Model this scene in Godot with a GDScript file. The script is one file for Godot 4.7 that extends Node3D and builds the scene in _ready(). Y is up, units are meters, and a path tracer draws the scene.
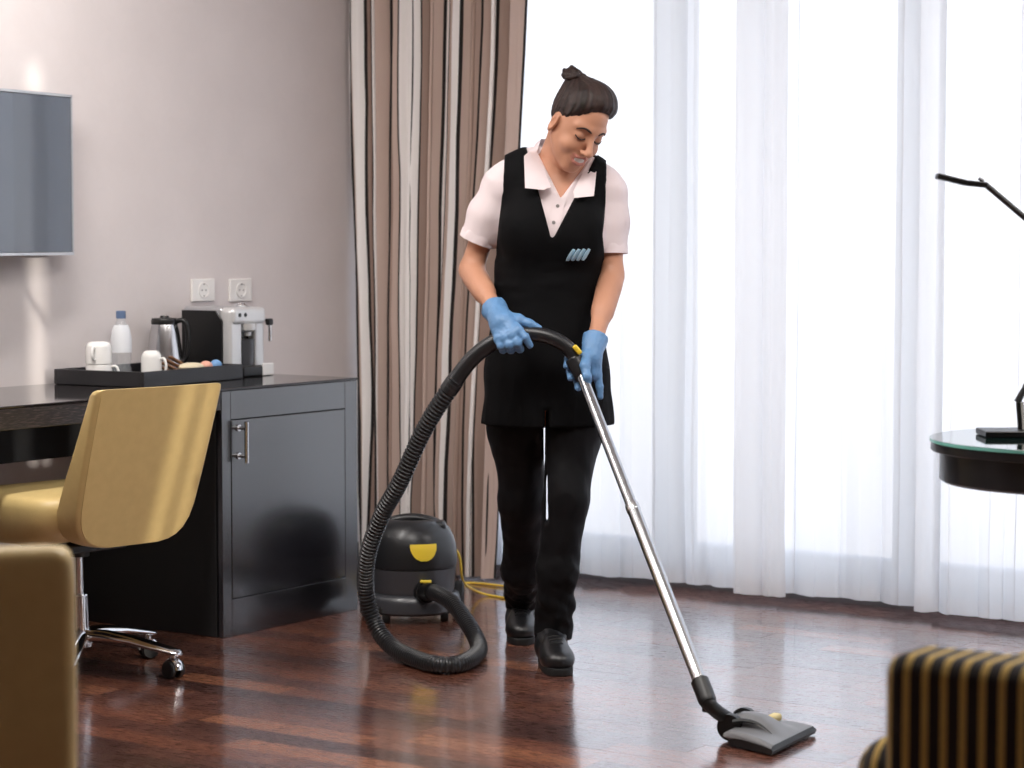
extends Node3D
# A hotel room: camera, daylight and lamps first, then the shell of the room, then the furniture, the person and the small things.

const FOCAL := 2300.0           # focal length in pixels of the 1024 x 768 frame
const EYE := Vector3(0, 1.2, 0)
const YAW := 0.5934             # 34 degrees
const WALL_X := -5.127          # the wall with the desk
const WIN_Z := -6.85            # the wall of windows
const CEIL := 2.75
var fwd: Vector3
var rgt: Vector3
var upv: Vector3
var rng := RandomNumberGenerator.new()
var M := {}

# ---------------------------------------------------------------- pixels to places
func ray(px: float, py: float) -> Vector3:
	return fwd + rgt * ((px - 512.0) / FOCAL) - upv * ((py - 384.0) / FOCAL)
func on_y(px: float, py: float, y := 0.0) -> Vector3:
	var v := ray(px, py)
	return EYE + v * ((y - EYE.y) / v.y)
func on_x(px: float, py: float, x: float) -> Vector3:
	var v := ray(px, py)
	return EYE + v * ((x - EYE.x) / v.x)
func on_z(px: float, py: float, z: float) -> Vector3:
	var v := ray(px, py)
	return EYE + v * ((z - EYE.z) / v.z)
func at_depth(px: float, py: float, far: float) -> Vector3:
	return EYE + ray(px, py) * far

# ---------------------------------------------------------------- mesh builder
class MB:
	var v := PackedVector3Array()
	var c := PackedColorArray()
	var color := Color(1, 1, 1)
	var colored := false
	func tri(a: Vector3, b: Vector3, d: Vector3) -> void:
		v.append(a); v.append(b); v.append(d)
		c.append(color); c.append(color); c.append(color)
	func quad(a: Vector3, b: Vector3, d: Vector3, e: Vector3) -> void:
		tri(a, b, d); tri(a, d, e)
	func fix(start: int) -> void:   # turn a closed shape right side out
		var vol := 0.0
		var o := v[start] if start < v.size() else Vector3.ZERO
		for i in range(start, v.size(), 3):
			vol += (v[i] - o).dot((v[i + 1] - o).cross(v[i + 2] - o))
		if vol < 0.0:
			for i in range(start, v.size(), 3):
				var t := v[i + 1]
				v[i + 1] = v[i + 2]; v[i + 2] = t
				var tc := c[i + 1]
				c[i + 1] = c[i + 2]; c[i + 2] = tc
	func box(ctr: Vector3, s: Vector3, bev := 0.0, bs := Basis.IDENTITY) -> void:
		var st := v.size()
		var h := s * 0.5
		bev = minf(bev, minf(h.x, minf(h.y, h.z)) * 0.9)
		var g := func(sx: int, sy: int, sz: int, ax: int) -> Vector3:
			var p := Vector3(sx * (h.x - (0.0 if ax == 0 else bev)), sy * (h.y - (0.0 if ax == 1 else bev)), sz * (h.z - (0.0 if ax == 2 else bev)))
			return ctr + bs * p
		for s1 in [-1, 1]:
			quad(g.call(s1, -1, -s1, 0), g.call(s1, -1, s1, 0), g.call(s1, 1, s1, 0), g.call(s1, 1, -s1, 0)) if s1 < 0 else quad(g.call(1, -1, 1, 0), g.call(1, -1, -1, 0), g.call(1, 1, -1, 0), g.call(1, 1, 1, 0))
			if s1 < 0:
				quad(g.call(-1, -1, -1, 1), g.call(1, -1, -1, 1), g.call(1, -1, 1, 1), g.call(-1, -1, 1, 1))
				quad(g.call(1, -1, -1, 2), g.call(-1, -1, -1, 2), g.call(-1, 1, -1, 2), g.call(1, 1, -1, 2))
			else:
				quad(g.call(-1, 1, 1, 1), g.call(1, 1, 1, 1), g.call(1, 1, -1, 1), g.call(-1, 1, -1, 1))
				quad(g.call(-1, -1, 1, 2), g.call(1, -1, 1, 2), g.call(1, 1, 1, 2), g.call(-1, 1, 1, 2))
		if bev > 0.0:
			for a in [-1, 1]:
				for b in [-1, 1]:
					var k := v.size()
					quad(g.call(-1, a, b, 1), g.call(1, a, b, 1), g.call(1, a, b, 2), g.call(-1, a, b, 2)); out(k, ctr)
					k = v.size()
					quad(g.call(a, -1, b, 0), g.call(a, 1, b, 0), g.call(a, 1, b, 2), g.call(a, -1, b, 2)); out(k, ctr)
					k = v.size()
					quad(g.call(a, b, -1, 0), g.call(a, b, 1, 0), g.call(a, b, 1, 1), g.call(a, b, -1, 1)); out(k, ctr)
					for d in [-1, 1]:
						k = v.size()
						tri(g.call(a, b, d, 0), g.call(a, b, d, 1), g.call(a, b, d, 2)); out(k, ctr)
		else:
			out(st, ctr)
	func out(start: int, ctr: Vector3) -> void:   # faces of a convex shape look away from its middle
		for i in range(start, v.size(), 3):
			if (v[i + 1] - v[i]).cross(v[i + 2] - v[i]).dot((v[i] + v[i + 1] + v[i + 2]) / 3.0 - ctr) < 0.0:
				var t := v[i + 1]
				v[i + 1] = v[i + 2]; v[i + 2] = t
	func loft(rings: Array, closed := true, cap0 := true, cap1 := true) -> void:
		var st := v.size()
		var n: int = rings[0].size()
		for i in rings.size() - 1:
			var a: PackedVector3Array = rings[i]
			var b: PackedVector3Array = rings[i + 1]
			for j in (n if closed else n - 1):
				var k := (j + 1) % n
				quad(a[j], a[k], b[k], b[j])
		for e in 2:
			if (cap0 if e == 0 else cap1) and closed:
				var r: PackedVector3Array = rings[0] if e == 0 else rings[rings.size() - 1]
				var m := Vector3.ZERO
				for p in r: m += p
				m /= n
				for j in n:
					var k := (j + 1) % n
					if e == 0: tri(m, r[k], r[j])
					else: tri(m, r[j], r[k])
		if closed:
			fix(st)
	func tube(path: Array, rad, sides := 12, cap := true, flat := 1.0) -> void:
		var rings := []
		var n := path.size()
		var t0: Vector3 = (path[1] - path[0]).normalized()
		var nn := t0.cross(Vector3.UP)
		if nn.length() < 0.1: nn = t0.cross(Vector3.RIGHT)
		nn = nn.normalized()
		for i in n:
			var t: Vector3 = (path[mini(i + 1, n - 1)] - path[maxi(i - 1, 0)]).normalized()
			nn = (nn - t * nn.dot(t)).normalized()
			var bn := t.cross(nn)
			var r: float = rad if rad is float else rad[i]
			var ring := PackedVector3Array()
			for j in sides:
				var a := TAU * j / sides
				ring.append(path[i] + nn * (cos(a) * r) + bn * (sin(a) * r * flat))
			rings.append(ring)
		loft(rings, true, cap, cap)
	func lathe(profile: Array, segs := 32, xf := Transform3D.IDENTITY) -> void:   # profile of (radius, height)
		var rings := []
		for q in profile:
			var ring := PackedVector3Array()
			for j in segs:
				var a := TAU * j / segs
				ring.append(xf * Vector3(cos(a) * q.x, q.y, sin(a) * q.x))
			rings.append(ring)
		loft(rings)
	func rbox(ctr: Vector3, s: Vector3, r: float, seg := 4, bs := Basis.IDENTITY) -> void:   # rounded box, rounded on every edge
		var rings := []
		var h := s * 0.5
		r = minf(r, minf(h.x, minf(h.y, h.z)) * 0.999)
		for e in 2:
			for k in seg + 1:
				var a := PI / 2.0 * k / seg
				var y: float = -h.y + r * (1.0 - sin(a)) if e == 1 else -h.y + r * (1.0 - cos(a))
				var ins: float = r * (1.0 - sin(a))
				if e == 1:
					y = h.y - r * (1.0 - sin(PI / 2.0 * k / seg)) 
					ins = r * (1.0 - cos(PI / 2.0 * k / seg))
				var ring := PackedVector3Array()
				for q in 4:
					var sx: float = [1, -1, -1, 1][q]
					var sz: float = [1, 1, -1, -1][q]
					for m in seg + 1:
						var t := PI / 2.0 * (q + float(m) / seg)
						var rr := maxf(r - ins, 0.0001)
						ring.append(ctr + bs * Vector3(sx * (h.x - r) + cos(t) * rr, y, sz * (h.z - r) + sin(t) * rr))
				rings.append(ring)
		loft(rings)
	func prism(poly: PackedVector2Array, depth: float, xf := Transform3D.IDENTITY, bev := 0.0) -> void:   # outline in x, y pushed along z about its middle
		var st := v.size()
		var n := poly.size()
		var inner := poly
		if bev > 0.0:
			var off := Geometry2D.offset_polygon(poly, -bev)
			if off.size() == 1 and off[0].size() == n:
				inner = off[0]
				var best := 0
				for j in n:
					if inner[j].distance_to(poly[0]) < inner[best].distance_to(poly[0]): best = j
				var ro := PackedVector2Array()
				for j in n: ro.append(inner[(j + best) % n])
				inner = ro
			else: bev = 0.0
		var idx := Geometry2D.triangulate_polygon(inner)
		var h := depth * 0.5
		for i in range(0, idx.size(), 3):
			var a := inner[idx[i]]; var b := inner[idx[i + 1]]; var d := inner[idx[i + 2]]
			if (b - a).cross(d - a) < 0.0:
				var t := b
				b = d; d = t
			tri(xf * Vector3(a.x, a.y, h), xf * Vector3(b.x, b.y, h), xf * Vector3(d.x, d.y, h))
			tri(xf * Vector3(a.x, a.y, -h), xf * Vector3(d.x, d.y, -h), xf * Vector3(b.x, b.y, -h))
		var ccw := not Geometry2D.is_polygon_clockwise(poly)
		for j in n:
			var k := (j + 1) % n
			var lv := [[inner, -h], [poly, -h + bev], [poly, h - bev], [inner, h]] if bev > 0.0 else [[poly, -h], [poly, h]]
			for q in lv.size() - 1:
				var a := xf * Vector3(lv[q][0][j].x, lv[q][0][j].y, lv[q][1]); var b := xf * Vector3(lv[q][0][k].x, lv[q][0][k].y, lv[q][1])
				var d := xf * Vector3(lv[q + 1][0][k].x, lv[q + 1][0][k].y, lv[q + 1][1]); var e := xf * Vector3(lv[q + 1][0][j].x, lv[q + 1][0][j].y, lv[q + 1][1])
				if ccw: quad(a, b, d, e)
				else: quad(e, d, b, a)
		fix(st)
	func sheet(rows: Array, thick := 0.0) -> void:   # rows of points; with thickness it gets a back and edges
		if thick <= 0.0:
			loft(rows, false, false, false)
			return
		var back := []
		var nr := rows.size()
		var nc: int = rows[0].size()
		for i in nr:
			var r := PackedVector3Array()
			for j in nc:
				var du: Vector3 = rows[i][mini(j + 1, nc - 1)] - rows[i][maxi(j - 1, 0)]
				var dv: Vector3 = rows[mini(i + 1, nr - 1)][j] - rows[maxi(i - 1, 0)][j]
				r.append(rows[i][j] - du.cross(dv).normalized() * thick)
			back.append(r)
		var st := v.size()
		for i in nr - 1:
			for j in nc - 1:
				quad(rows[i][j], rows[i][j + 1], rows[i + 1][j + 1], rows[i + 1][j])
				quad(back[i + 1][j], back[i + 1][j + 1], back[i][j + 1], back[i][j])
			quad(rows[i][0], rows[i + 1][0], back[i + 1][0], back[i][0])
			quad(back[i][nc - 1], back[i + 1][nc - 1], rows[i + 1][nc - 1], rows[i][nc - 1])
		for j in nc - 1:
			quad(back[0][j], back[0][j + 1], rows[0][j + 1], rows[0][j])
			quad(rows[nr - 1][j], rows[nr - 1][j + 1], back[nr - 1][j + 1], back[nr - 1][j])
		fix(st)
	func mesh(angle := 40.0) -> ArrayMesh:
		var n := v.size()
		var fn := PackedVector3Array(); fn.resize(n / 3)
		var near := {}
		var keys := []
		keys.resize(n)
		for i in range(0, n, 3):
			fn[i / 3] = (v[i + 1] - v[i]).cross(v[i + 2] - v[i])
			for k in 3:
				var key := Vector3i((v[i + k] * 20000.0).round())
				keys[i + k] = key
				if near.has(key): near[key].append(i / 3)
				else: near[key] = PackedInt32Array([i / 3])
		var cosa := cos(deg_to_rad(angle))
		var pos := PackedVector3Array(); var nor := PackedVector3Array(); var col := PackedColorArray()
		pos.resize(n); nor.resize(n)
		if colored: col.resize(n)
		for i in range(0, n, 3):
			var f := fn[i / 3]
			var fu := f.normalized()
			for k in 3:
				var s := Vector3.ZERO
				for j in near[keys[i + k]]:
					var g := fn[j]
					if g.dot(fu) >= cosa * g.length(): s += g
				var at: int = i + [0, 2, 1][k]
				pos[at] = v[i + k]
				nor[at] = s.normalized() if s.length_squared() > 1e-24 else (fu if fu != Vector3.ZERO else Vector3.UP)
				if colored: col[at] = c[i + k]
		var arr := []
		arr.resize(Mesh.ARRAY_MAX)
		arr[Mesh.ARRAY_VERTEX] = pos; arr[Mesh.ARRAY_NORMAL] = nor
		if colored: arr[Mesh.ARRAY_COLOR] = col
		var m := ArrayMesh.new()
		m.add_surface_from_arrays(Mesh.PRIMITIVE_TRIANGLES, arr)
		return m

# ---------------------------------------------------------------- smooth fields meshed as surface nets
class Field:
	var kind := PackedInt32Array()       # 0 tapered capsule, 1 ellipsoid, 2 stack of ovals
	var A := PackedVector3Array()
	var BA := PackedVector3Array()
	var RA := PackedFloat32Array()
	var RB := PackedFloat32Array()
	var K := PackedFloat32Array()
	var neg := PackedInt32Array()
	var inv: Array = []
	var rad := PackedVector3Array()
	var tables: Array = []
	var active := PackedInt32Array()
	var post = null
	func add(kd: int, a: Vector3, ba: Vector3, ra: float, rb: float, k: float, n: int, bs: Basis, r: Vector3, tb: Array) -> void:
		kind.append(kd); A.append(a); BA.append(ba); RA.append(ra); RB.append(rb); K.append(k); neg.append(n); inv.append(bs.inverse()); rad.append(r); tables.append(tb)
	func cap(a: Vector3, b: Vector3, ra: float, rb := -1.0, k := 0.02, n := 0) -> void:
		add(0, a, b - a, ra, ra if rb < 0.0 else rb, k, n, Basis.IDENTITY, Vector3.ONE, [])
	func chain(pts: Array, rads: Array, k := 0.02) -> void:
		for i in pts.size() - 1: cap(pts[i], pts[i + 1], rads[i], rads[i + 1], k)
	func ell(c: Vector3, r: Vector3, bs := Basis.IDENTITY, k := 0.02, n := 0) -> void:
		add(1, c, Vector3.ZERO, 0, 0, k, n, bs, r, [])
	func stack(tb: Array, k := 0.02) -> void:   # rows of [y, middle x, middle z, half width, half depth], going down
		add(2, Vector3.ZERO, Vector3.ZERO, 0, 0, k, 0, Basis.IDENTITY, Vector3.ONE, tb)
	func one(i: int, p: Vector3) -> float:
		if kind[i] == 0:
			var ba := BA[i]
			var pa := p - A[i]
			var h := clampf(pa.dot(ba) / maxf(ba.length_squared(), 1e-9), 0.0, 1.0)
			return (pa - ba * h).length() - lerpf(RA[i], RB[i], h)
		if kind[i] == 1:
			var q: Vector3 = (inv[i] * (p - A[i])) / rad[i]
			var k0 := q.length()
			var k1 := (q / rad[i]).length()
			return k0 * (k0 - 1.0) / maxf(k1, 1e-6)
		var tb: Array = tables[i]
		var n := tb.size()
		var j := 0
		while j < n - 2 and p.y < tb[j + 1][0]: j += 1
		var t := clampf((tb[j][0] - p.y) / (tb[j][0] - tb[j + 1][0]), 0.0, 1.0)
		t = t * t * (3.0 - 2.0 * t)
		var a := lerpf(tb[j][3], tb[j + 1][3], t)
		var b := lerpf(tb[j][4], tb[j + 1][4], t)
		var x := (p.x - lerpf(tb[j][1], tb[j + 1][1], t)) / a
		var z := (p.z - lerpf(tb[j][2], tb[j + 1][2], t)) / b
		var k0 := pow(pow(absf(x), 2.3) + pow(absf(z), 2.3), 1.0 / 2.3)
		var d := (k0 - 1.0) * minf(a, b)
		return maxf(d, maxf(p.y - tb[0][0], tb[n - 1][0] - p.y))
	func value(p: Vector3) -> float:
		var d := 1e9
		for i in active:
			var e := one(i, p)
			var k := K[i]
			if neg[i] == 0:
				if d > 1e8: d = e
				else:
					var h := maxf(k - absf(d - e), 0.0) / k
					d = minf(d, e) - h * h * k * 0.25
			else:
				var h := maxf(k - absf(d + e), 0.0) / k
				d = maxf(d, -e) + h * h * k * 0.25
		return post.call(p, d) if post != null else d
	func all() -> void:
		active = PackedInt32Array(range(kind.size()))
	func front(p: Vector3, dir: Vector3, far := 0.5) -> Vector3:   # first point of the surface from p along dir
		all()
		var t := 0.0
		for i in 80:
			var d := value(p + dir * t)
			if d < 0.0003: break
			t += maxf(d * 0.7, 0.0003)
			if t > far: break
		return p + dir * t
	# adds the surface to the arrays in DST: positions, normals, colours, indices
	func net(dst: Dictionary, lo: Vector3, hi: Vector3, cell: float, tint = null) -> void:
		var B := 6
		var nb := Vector3i(((hi - lo) / (cell * B)).ceil())
		var nx := nb.x * B + 1; var ny := nb.y * B + 1; var nz := nb.z * B + 1
		var g := PackedFloat32Array(); g.resize(nx * ny * nz); g.fill(1e9)
		var half := cell * B * 0.5
		var diag := half * 1.7321
		var blocks := []
		for bz in nb.z:
			for by in nb.y:
				for bx in nb.x:
					var c := lo + Vector3(bx, by, bz) * cell * B + Vector3.ONE * half
					var ds := PackedFloat32Array()
					var dm := 1e9
					for i in kind.size():
						var e := one(i, c)
						ds.append(e)
						if neg[i] == 0: dm = minf(dm, e)
					if dm > diag * 1.6 + 0.02: continue
					active = PackedInt32Array()
					for i in kind.size():
						if (neg[i] == 0 and ds[i] < dm + 2.2 * diag + K[i]) or (neg[i] == 1 and ds[i] < diag * 1.3 + K[i]): active.append(i)
					var dc := value(c)
					var inside := dc < -(diag * 1.5 + 0.01)
					if not inside: blocks.append(Vector3i(bx, by, bz))
					for z in range(bz * B, bz * B + B + 1):
						for y in range(by * B, by * B + B + 1):
							var row := (z * ny + y) * nx
							for x in range(bx * B, bx * B + B + 1):
								if g[row + x] > 1e8:
									g[row + x] = -1.0 if inside else value(lo + Vector3(x, y, z) * cell)
		var id := {}
		var pos: PackedVector3Array = dst.pos
		var col: PackedColorArray = dst.col
		var ind: PackedInt32Array = dst.ind
		var first := pos.size()
		var off := PackedInt32Array([0, 1, nx, nx + 1, nx * ny, nx * ny + 1, nx * ny + nx, nx * ny + nx + 1])
		var edges := PackedInt32Array([0, 1, 2, 3, 4, 5, 6, 7, 0, 2, 1, 3, 4, 6, 5, 7, 0, 4, 1, 5, 2, 6, 3, 7])
		all()
		for b in blocks:
			for z in range(b.z * B, b.z * B + B):
				for y in range(b.y * B, b.y * B + B):
					for x in range(b.x * B, b.x * B + B):
						var at := (z * ny + y) * nx + x
						var s := 0
						for k in 8:
							if g[at + off[k]] < 0.0: s |= 1 << k
						if s == 0 or s == 255: continue
						var sum := Vector3.ZERO
						var cnt := 0
						for e in range(0, 24, 2):
							var e0 := edges[e]; var e1 := edges[e + 1]
							if ((s >> e0) & 1) != ((s >> e1) & 1):
								var v0 := g[at + off[e0]]; var v1 := g[at + off[e1]]
								var t := v0 / (v0 - v1)
								var p0 := Vector3(e0 & 1, (e0 >> 1) & 1, e0 >> 2); var p1 := Vector3(e1 & 1, (e1 >> 1) & 1, e1 >> 2)
								sum += p0 + (p1 - p0) * t
								cnt += 1
						id[at] = pos.size()
						var w := lo + (Vector3(x, y, z) + sum / cnt) * cell
						pos.append(w)
						col.append(tint.call(w) if tint != null else Color.WHITE)
		var step := PackedInt32Array([1, nx, nx * ny])
		for at in id:
			for ax in 3:
				var b: int = at + step[ax]
				var in0 := g[at] < 0.0
				if in0 == (g[b] < 0.0): continue
				var u := step[(ax + 1) % 3]; var w := step[(ax + 2) % 3]
				if not (id.has(at - u) and id.has(at - w) and id.has(at - u - w)): continue
				var q := [id[at - u - w], id[at - w], id[at], id[at - u]]
				if in0:
					ind.append_array(PackedInt32Array([q[0], q[2], q[1], q[0], q[3], q[2]]))
				else:
					ind.append_array(PackedInt32Array([q[0], q[1], q[2], q[0], q[2], q[3]]))
		dst.pos = pos; dst.col = col; dst.ind = ind

func net_new() -> Dictionary:
	return {"pos": PackedVector3Array(), "col": PackedColorArray(), "ind": PackedInt32Array()}
func net_mesh(dst: Dictionary, colored := false) -> ArrayMesh:
	var pos: PackedVector3Array = dst.pos
	var ind: PackedInt32Array = dst.ind
	var nor := PackedVector3Array(); nor.resize(pos.size())
	for i in range(0, ind.size(), 3):
		var n := (pos[ind[i + 2]] - pos[ind[i]]).cross(pos[ind[i + 1]] - pos[ind[i]])
		for k in 3: nor[ind[i + k]] += n
	for i in nor.size(): nor[i] = nor[i].normalized()
	var arr := []
	arr.resize(Mesh.ARRAY_MAX)
	arr[Mesh.ARRAY_VERTEX] = pos; arr[Mesh.ARRAY_NORMAL] = nor; arr[Mesh.ARRAY_INDEX] = ind
	if colored: arr[Mesh.ARRAY_COLOR] = dst.col
	var m := ArrayMesh.new()
	m.add_surface_from_arrays(Mesh.PRIMITIVE_TRIANGLES, arr)
	return m

# ---------------------------------------------------------------- scene helpers
func put(called: String, mesh: Mesh, m: Material, parent: Node = self, label := "") -> MeshInstance3D:
	var o := MeshInstance3D.new()
	o.name = called
	o.mesh = mesh
	o.material_override = m
	parent.add_child(o, true)
	if label: o.set_meta("label", label)
	return o
func obj(called: String, b: MB, m: Material, parent: Node = self, label := "", angle := 40.0) -> MeshInstance3D:
	return put(called, b.mesh(angle), m, parent, label)
func thing(called: String, label: String, category: String, at := Vector3.ZERO, turn := 0.0, group := "") -> Node3D:
	var o := Node3D.new()
	o.name = called
	add_child(o, true)
	o.position = at
	o.rotation.y = turn
	tag(o, label, category, group)
	return o
func tag(o: Node, label: String, category: String, group := "") -> Node:
	o.set_meta("label", label)
	o.set_meta("category", category)
	if group: o.set_meta("group", group)
	return o
func struct(o: Node, label: String) -> Node:
	o.set_meta("kind", "structure")
	o.set_meta("label", label)
	return o
func smooth(pts: Array, steps := 8) -> Array:   # Catmull-Rom through the points
	var res := []
	for i in pts.size() - 1:
		var a: Vector3 = pts[maxi(i - 1, 0)]; var b: Vector3 = pts[i]; var c: Vector3 = pts[i + 1]; var d: Vector3 = pts[mini(i + 2, pts.size() - 1)]
		for k in steps:
			res.append(b.cubic_interpolate(c, a, d, float(k) / steps))
	res.append(pts[pts.size() - 1])
	return res
func ramp(cols: Array) -> Gradient:
	var g := Gradient.new()
	g.offsets = PackedFloat32Array(cols.map(func(q): return q[0]))
	g.colors = PackedColorArray(cols.map(func(q): return q[1]))
	return g
func noise_tex(freq: float, oct: int, g: Gradient, sd := 1, size := 512, kind := FastNoiseLite.TYPE_SIMPLEX_SMOOTH) -> NoiseTexture2D:
	var n := FastNoiseLite.new()
	n.seed = sd; n.frequency = freq; n.fractal_octaves = oct; n.noise_type = kind
	var t := NoiseTexture2D.new()
	t.width = size; t.height = size; t.seamless = true; t.noise = n; t.normalize = true
	if g: t.color_ramp = g
	return t
func mat(c: Color, rough := 0.6, metal := 0.0, spec := 0.5) -> StandardMaterial3D:
	var m := StandardMaterial3D.new()
	m.albedo_color = c; m.roughness = rough; m.metallic = metal; m.metallic_specular = spec
	return m
func tex(m: StandardMaterial3D, t: Texture2D, scale: Vector3, world := false, off := Vector3.ZERO) -> StandardMaterial3D:
	m.albedo_texture = t
	m.uv1_triplanar = true; m.uv1_world_triplanar = world; m.uv1_scale = scale; m.uv1_offset = off; m.uv1_triplanar_sharpness = 8.0
	return m
func bump(m: StandardMaterial3D, t: Texture2D, cm: float) -> StandardMaterial3D:
	m.heightmap_enabled = true; m.heightmap_texture = t; m.heightmap_scale = cm
	return m
func rgb8(r: int, g: int, b: int) -> Color:
	return Color(r / 255.0, g / 255.0, b / 255.0)

func make_materials() -> void:
	var grey := ramp([[0.0, Color(0.0, 0.0, 0.0)], [1.0, Color(1, 1, 1)]])
	var fine := noise_tex(0.06, 4, grey, 5)
	M.wall = bump(tex(mat(Color(1, 1, 1), 0.85), noise_tex(0.01, 4, ramp([[0.0, rgb8(214, 206, 205)], [1.0, rgb8(220, 212, 211)]]), 3), Vector3.ONE * 0.6, true), fine, 0.03)
	M.ceiling = mat(rgb8(235, 232, 228), 0.9)
	M.far_wall = mat(rgb8(178, 160, 146), 0.8)  # tone set for how much light this unseen wall bounces back
	M.plain_wall = mat(rgb8(214, 204, 200), 0.9)
	# floor strips: six tones of stained hardwood, grain drawn out along the strip
	var grain := noise_tex(0.02, 5, ramp([[0.0, Color(0.42, 0.40, 0.40)], [0.35, Color(0.8, 0.78, 0.78)], [0.6, Color(1, 1, 1)], [1.0, Color(0.62, 0.6, 0.6)]]), 21, 512)
	M.grain = grain
	M.planks = []
	var tones := [rgb8(146, 93, 72), rgb8(122, 77, 61), rgb8(98, 63, 54), rgb8(172, 113, 84), rgb8(110, 71, 61), rgb8(136, 86, 68), rgb8(88, 58, 52)]
	for i in tones.size():
		var m := tex(mat(tones[i], 0.30, 0.0, 1.0), grain, Vector3(1.1, 1.1, 13.0), true, Vector3(0.37 * i, 0.0, 0.61 * i))
		m.clearcoat_enabled = true; m.clearcoat = 1.0; m.clearcoat_roughness = 0.125
		m.roughness_texture = grain; m.roughness_texture_channel = BaseMaterial3D.TEXTURE_CHANNEL_RED
		M.planks.append(m)
	M.subfloor = mat(rgb8(40, 24, 18), 0.7)
	var dg := noise_tex(0.025, 5, ramp([[0.0, Color(0.5, 0.5, 0.5)], [0.5, Color(0.95, 0.95, 0.95)], [1.0, Color(1.0, 1.0, 1.0)]]), 33)
	M.dark_wood = bump(tex(mat(rgb8(34, 34, 40), 0.22, 0.0, 1.0), dg, Vector3(16, 16, 1.6)), dg, 0.02)
	M.dark_wood_up = bump(tex(mat(rgb8(34, 34, 40), 0.22, 0.0, 1.0), dg, Vector3(16, 1.6, 16)), dg, 0.02)
	for dm in [M.dark_wood, M.dark_wood_up]:
		dm.clearcoat_enabled = true; dm.clearcoat = 1.0; dm.clearcoat_roughness = 0.18
	var wen := noise_tex(0.03, 5, ramp([[0.0, Color(0.55, 0.48, 0.45)], [0.45, Color(0.2, 0.17, 0.17)], [0.7, Color(0.12, 0.11, 0.11)], [1.0, Color(0.5, 0.45, 0.43)]]), 35)
	M.wenge = tex(mat(rgb8(200, 195, 195), 0.4), wen, Vector3(14, 14, 1.2))
	M.desk_glass = mat(rgb8(34, 31, 32), 0.06, 0.0, 0.6)
	M.black_panel = mat(rgb8(20, 20, 22), 0.6)
	M.steel = mat(rgb8(200, 200, 202), 0.25, 1.0)
	M.chrome = mat(rgb8(225, 226, 228), 0.09, 1.0)
	M.wand_steel = mat(rgb8(186, 187, 190), 0.22, 1.0)
	M.silver = mat(rgb8(196, 197, 200), 0.32, 0.75)
	M.silver_light = mat(rgb8(214, 214, 214), 0.38, 0.35)
	M.black_plastic = mat(rgb8(17, 17, 18), 0.4)
	M.black_gloss = mat(rgb8(10, 10, 12), 0.12)
	M.rubber = mat(rgb8(24, 24, 25), 0.7)
	M.screen = mat(rgb8(34, 44, 60), 0.06, 0.0, 1.0); M.screen.clearcoat_enabled = true; M.screen.clearcoat = 1.0; M.screen.clearcoat_roughness = 0.04
	M.white_plastic = mat(rgb8(232, 229, 226), 0.35)
	M.grey_mark = mat(rgb8(150, 145, 143), 0.5)
	M.ceramic = mat(rgb8(240, 238, 235), 0.14)
	M.clear = mat(Color(0.92, 0.95, 0.97, 0.16), 0.05); M.clear.transparency = BaseMaterial3D.TRANSPARENCY_ALPHA
	M.pane = mat(Color(0.97, 0.985, 0.99, 0.03), 0.02); M.pane.transparency = BaseMaterial3D.TRANSPARENCY_ALPHA
	M.label_white = mat(rgb8(226, 228, 232), 0.6)
	M.cap_blue = mat(rgb8(96, 116, 150), 0.4)
	M.tray = mat(rgb8(34, 33, 36), 0.4)
	M.leather = bump(tex(mat(rgb8(214, 188, 128), 0.40), noise_tex(0.015, 3, ramp([[0.0, Color(0.97, 0.965, 0.96)], [1.0, Color(1, 1, 1)]]), 8), Vector3.ONE * 3.0), noise_tex(0.12, 3, grey, 9), 0.02)
	M.vac_dark = mat(rgb8(32, 33, 36), 0.34)
	M.vac_grey = mat(rgb8(60, 61, 66), 0.32, 0.0, 0.6)
	M.vac_light = mat(rgb8(118, 119, 122), 0.4)
	M.yellow = mat(rgb8(236, 204, 60), 0.4)
	M.pedal = mat(rgb8(216, 196, 132), 0.45)
	M.cord = mat(rgb8(236, 200, 70), 0.5)
	M.hose = mat(rgb8(34, 35, 38), 0.34)
	M.emblem = mat(rgb8(182, 218, 238), 0.6)
	M.cloth_black = bump(mat(rgb8(11, 11, 13), 0.8, 0.0, 0.25), noise_tex(0.3, 2, grey, 11), 0.01)
	M.trousers = mat(rgb8(13, 13, 16), 0.6, 0.0, 0.3)
	M.trousers.rim_enabled = true; M.trousers.rim = 0.08
	M.shirt = bump(mat(rgb8(232, 218, 220), 0.9), noise_tex(0.25, 2, grey, 12), 0.015)
	M.shirt.backlight_enabled = false
	M.skin = mat(Color(1, 1, 1), 0.45, 0.0, 0.45); M.skin.vertex_color_use_as_albedo = true
	M.hair = mat(Color(1, 1, 1), 0.5, 0.0, 0.4); M.hair.vertex_color_use_as_albedo = true
	M.brow = mat(rgb8(46, 30, 26), 0.7)
	M.teeth = mat(rgb8(240, 234, 226), 0.3)
	M.glove = mat(rgb8(98, 142, 188), 0.42)
	M.shoe = mat(rgb8(24, 24, 26), 0.32)
	M.sole = mat(rgb8(14, 14, 15), 0.7)
	M.drape = mat(Color(1, 1, 1), 0.85); M.drape.vertex_color_use_as_albedo = true
	M.drape.rim_enabled = true; M.drape.rim = 0.2
	M.sheer = mat(Color(0.95, 0.95, 0.962, 0.86), 0.9, 0.0, 0.2)
	M.sheer.transparency = BaseMaterial3D.TRANSPARENCY_ALPHA
	M.sheer.backlight_enabled = true; M.sheer.backlight = Color(1, 1, 1)
	M.added_side_drape = mat(rgb8(150, 132, 122), 0.9)
	M.mullion = mat(rgb8(150, 160, 178), 0.5)
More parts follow.
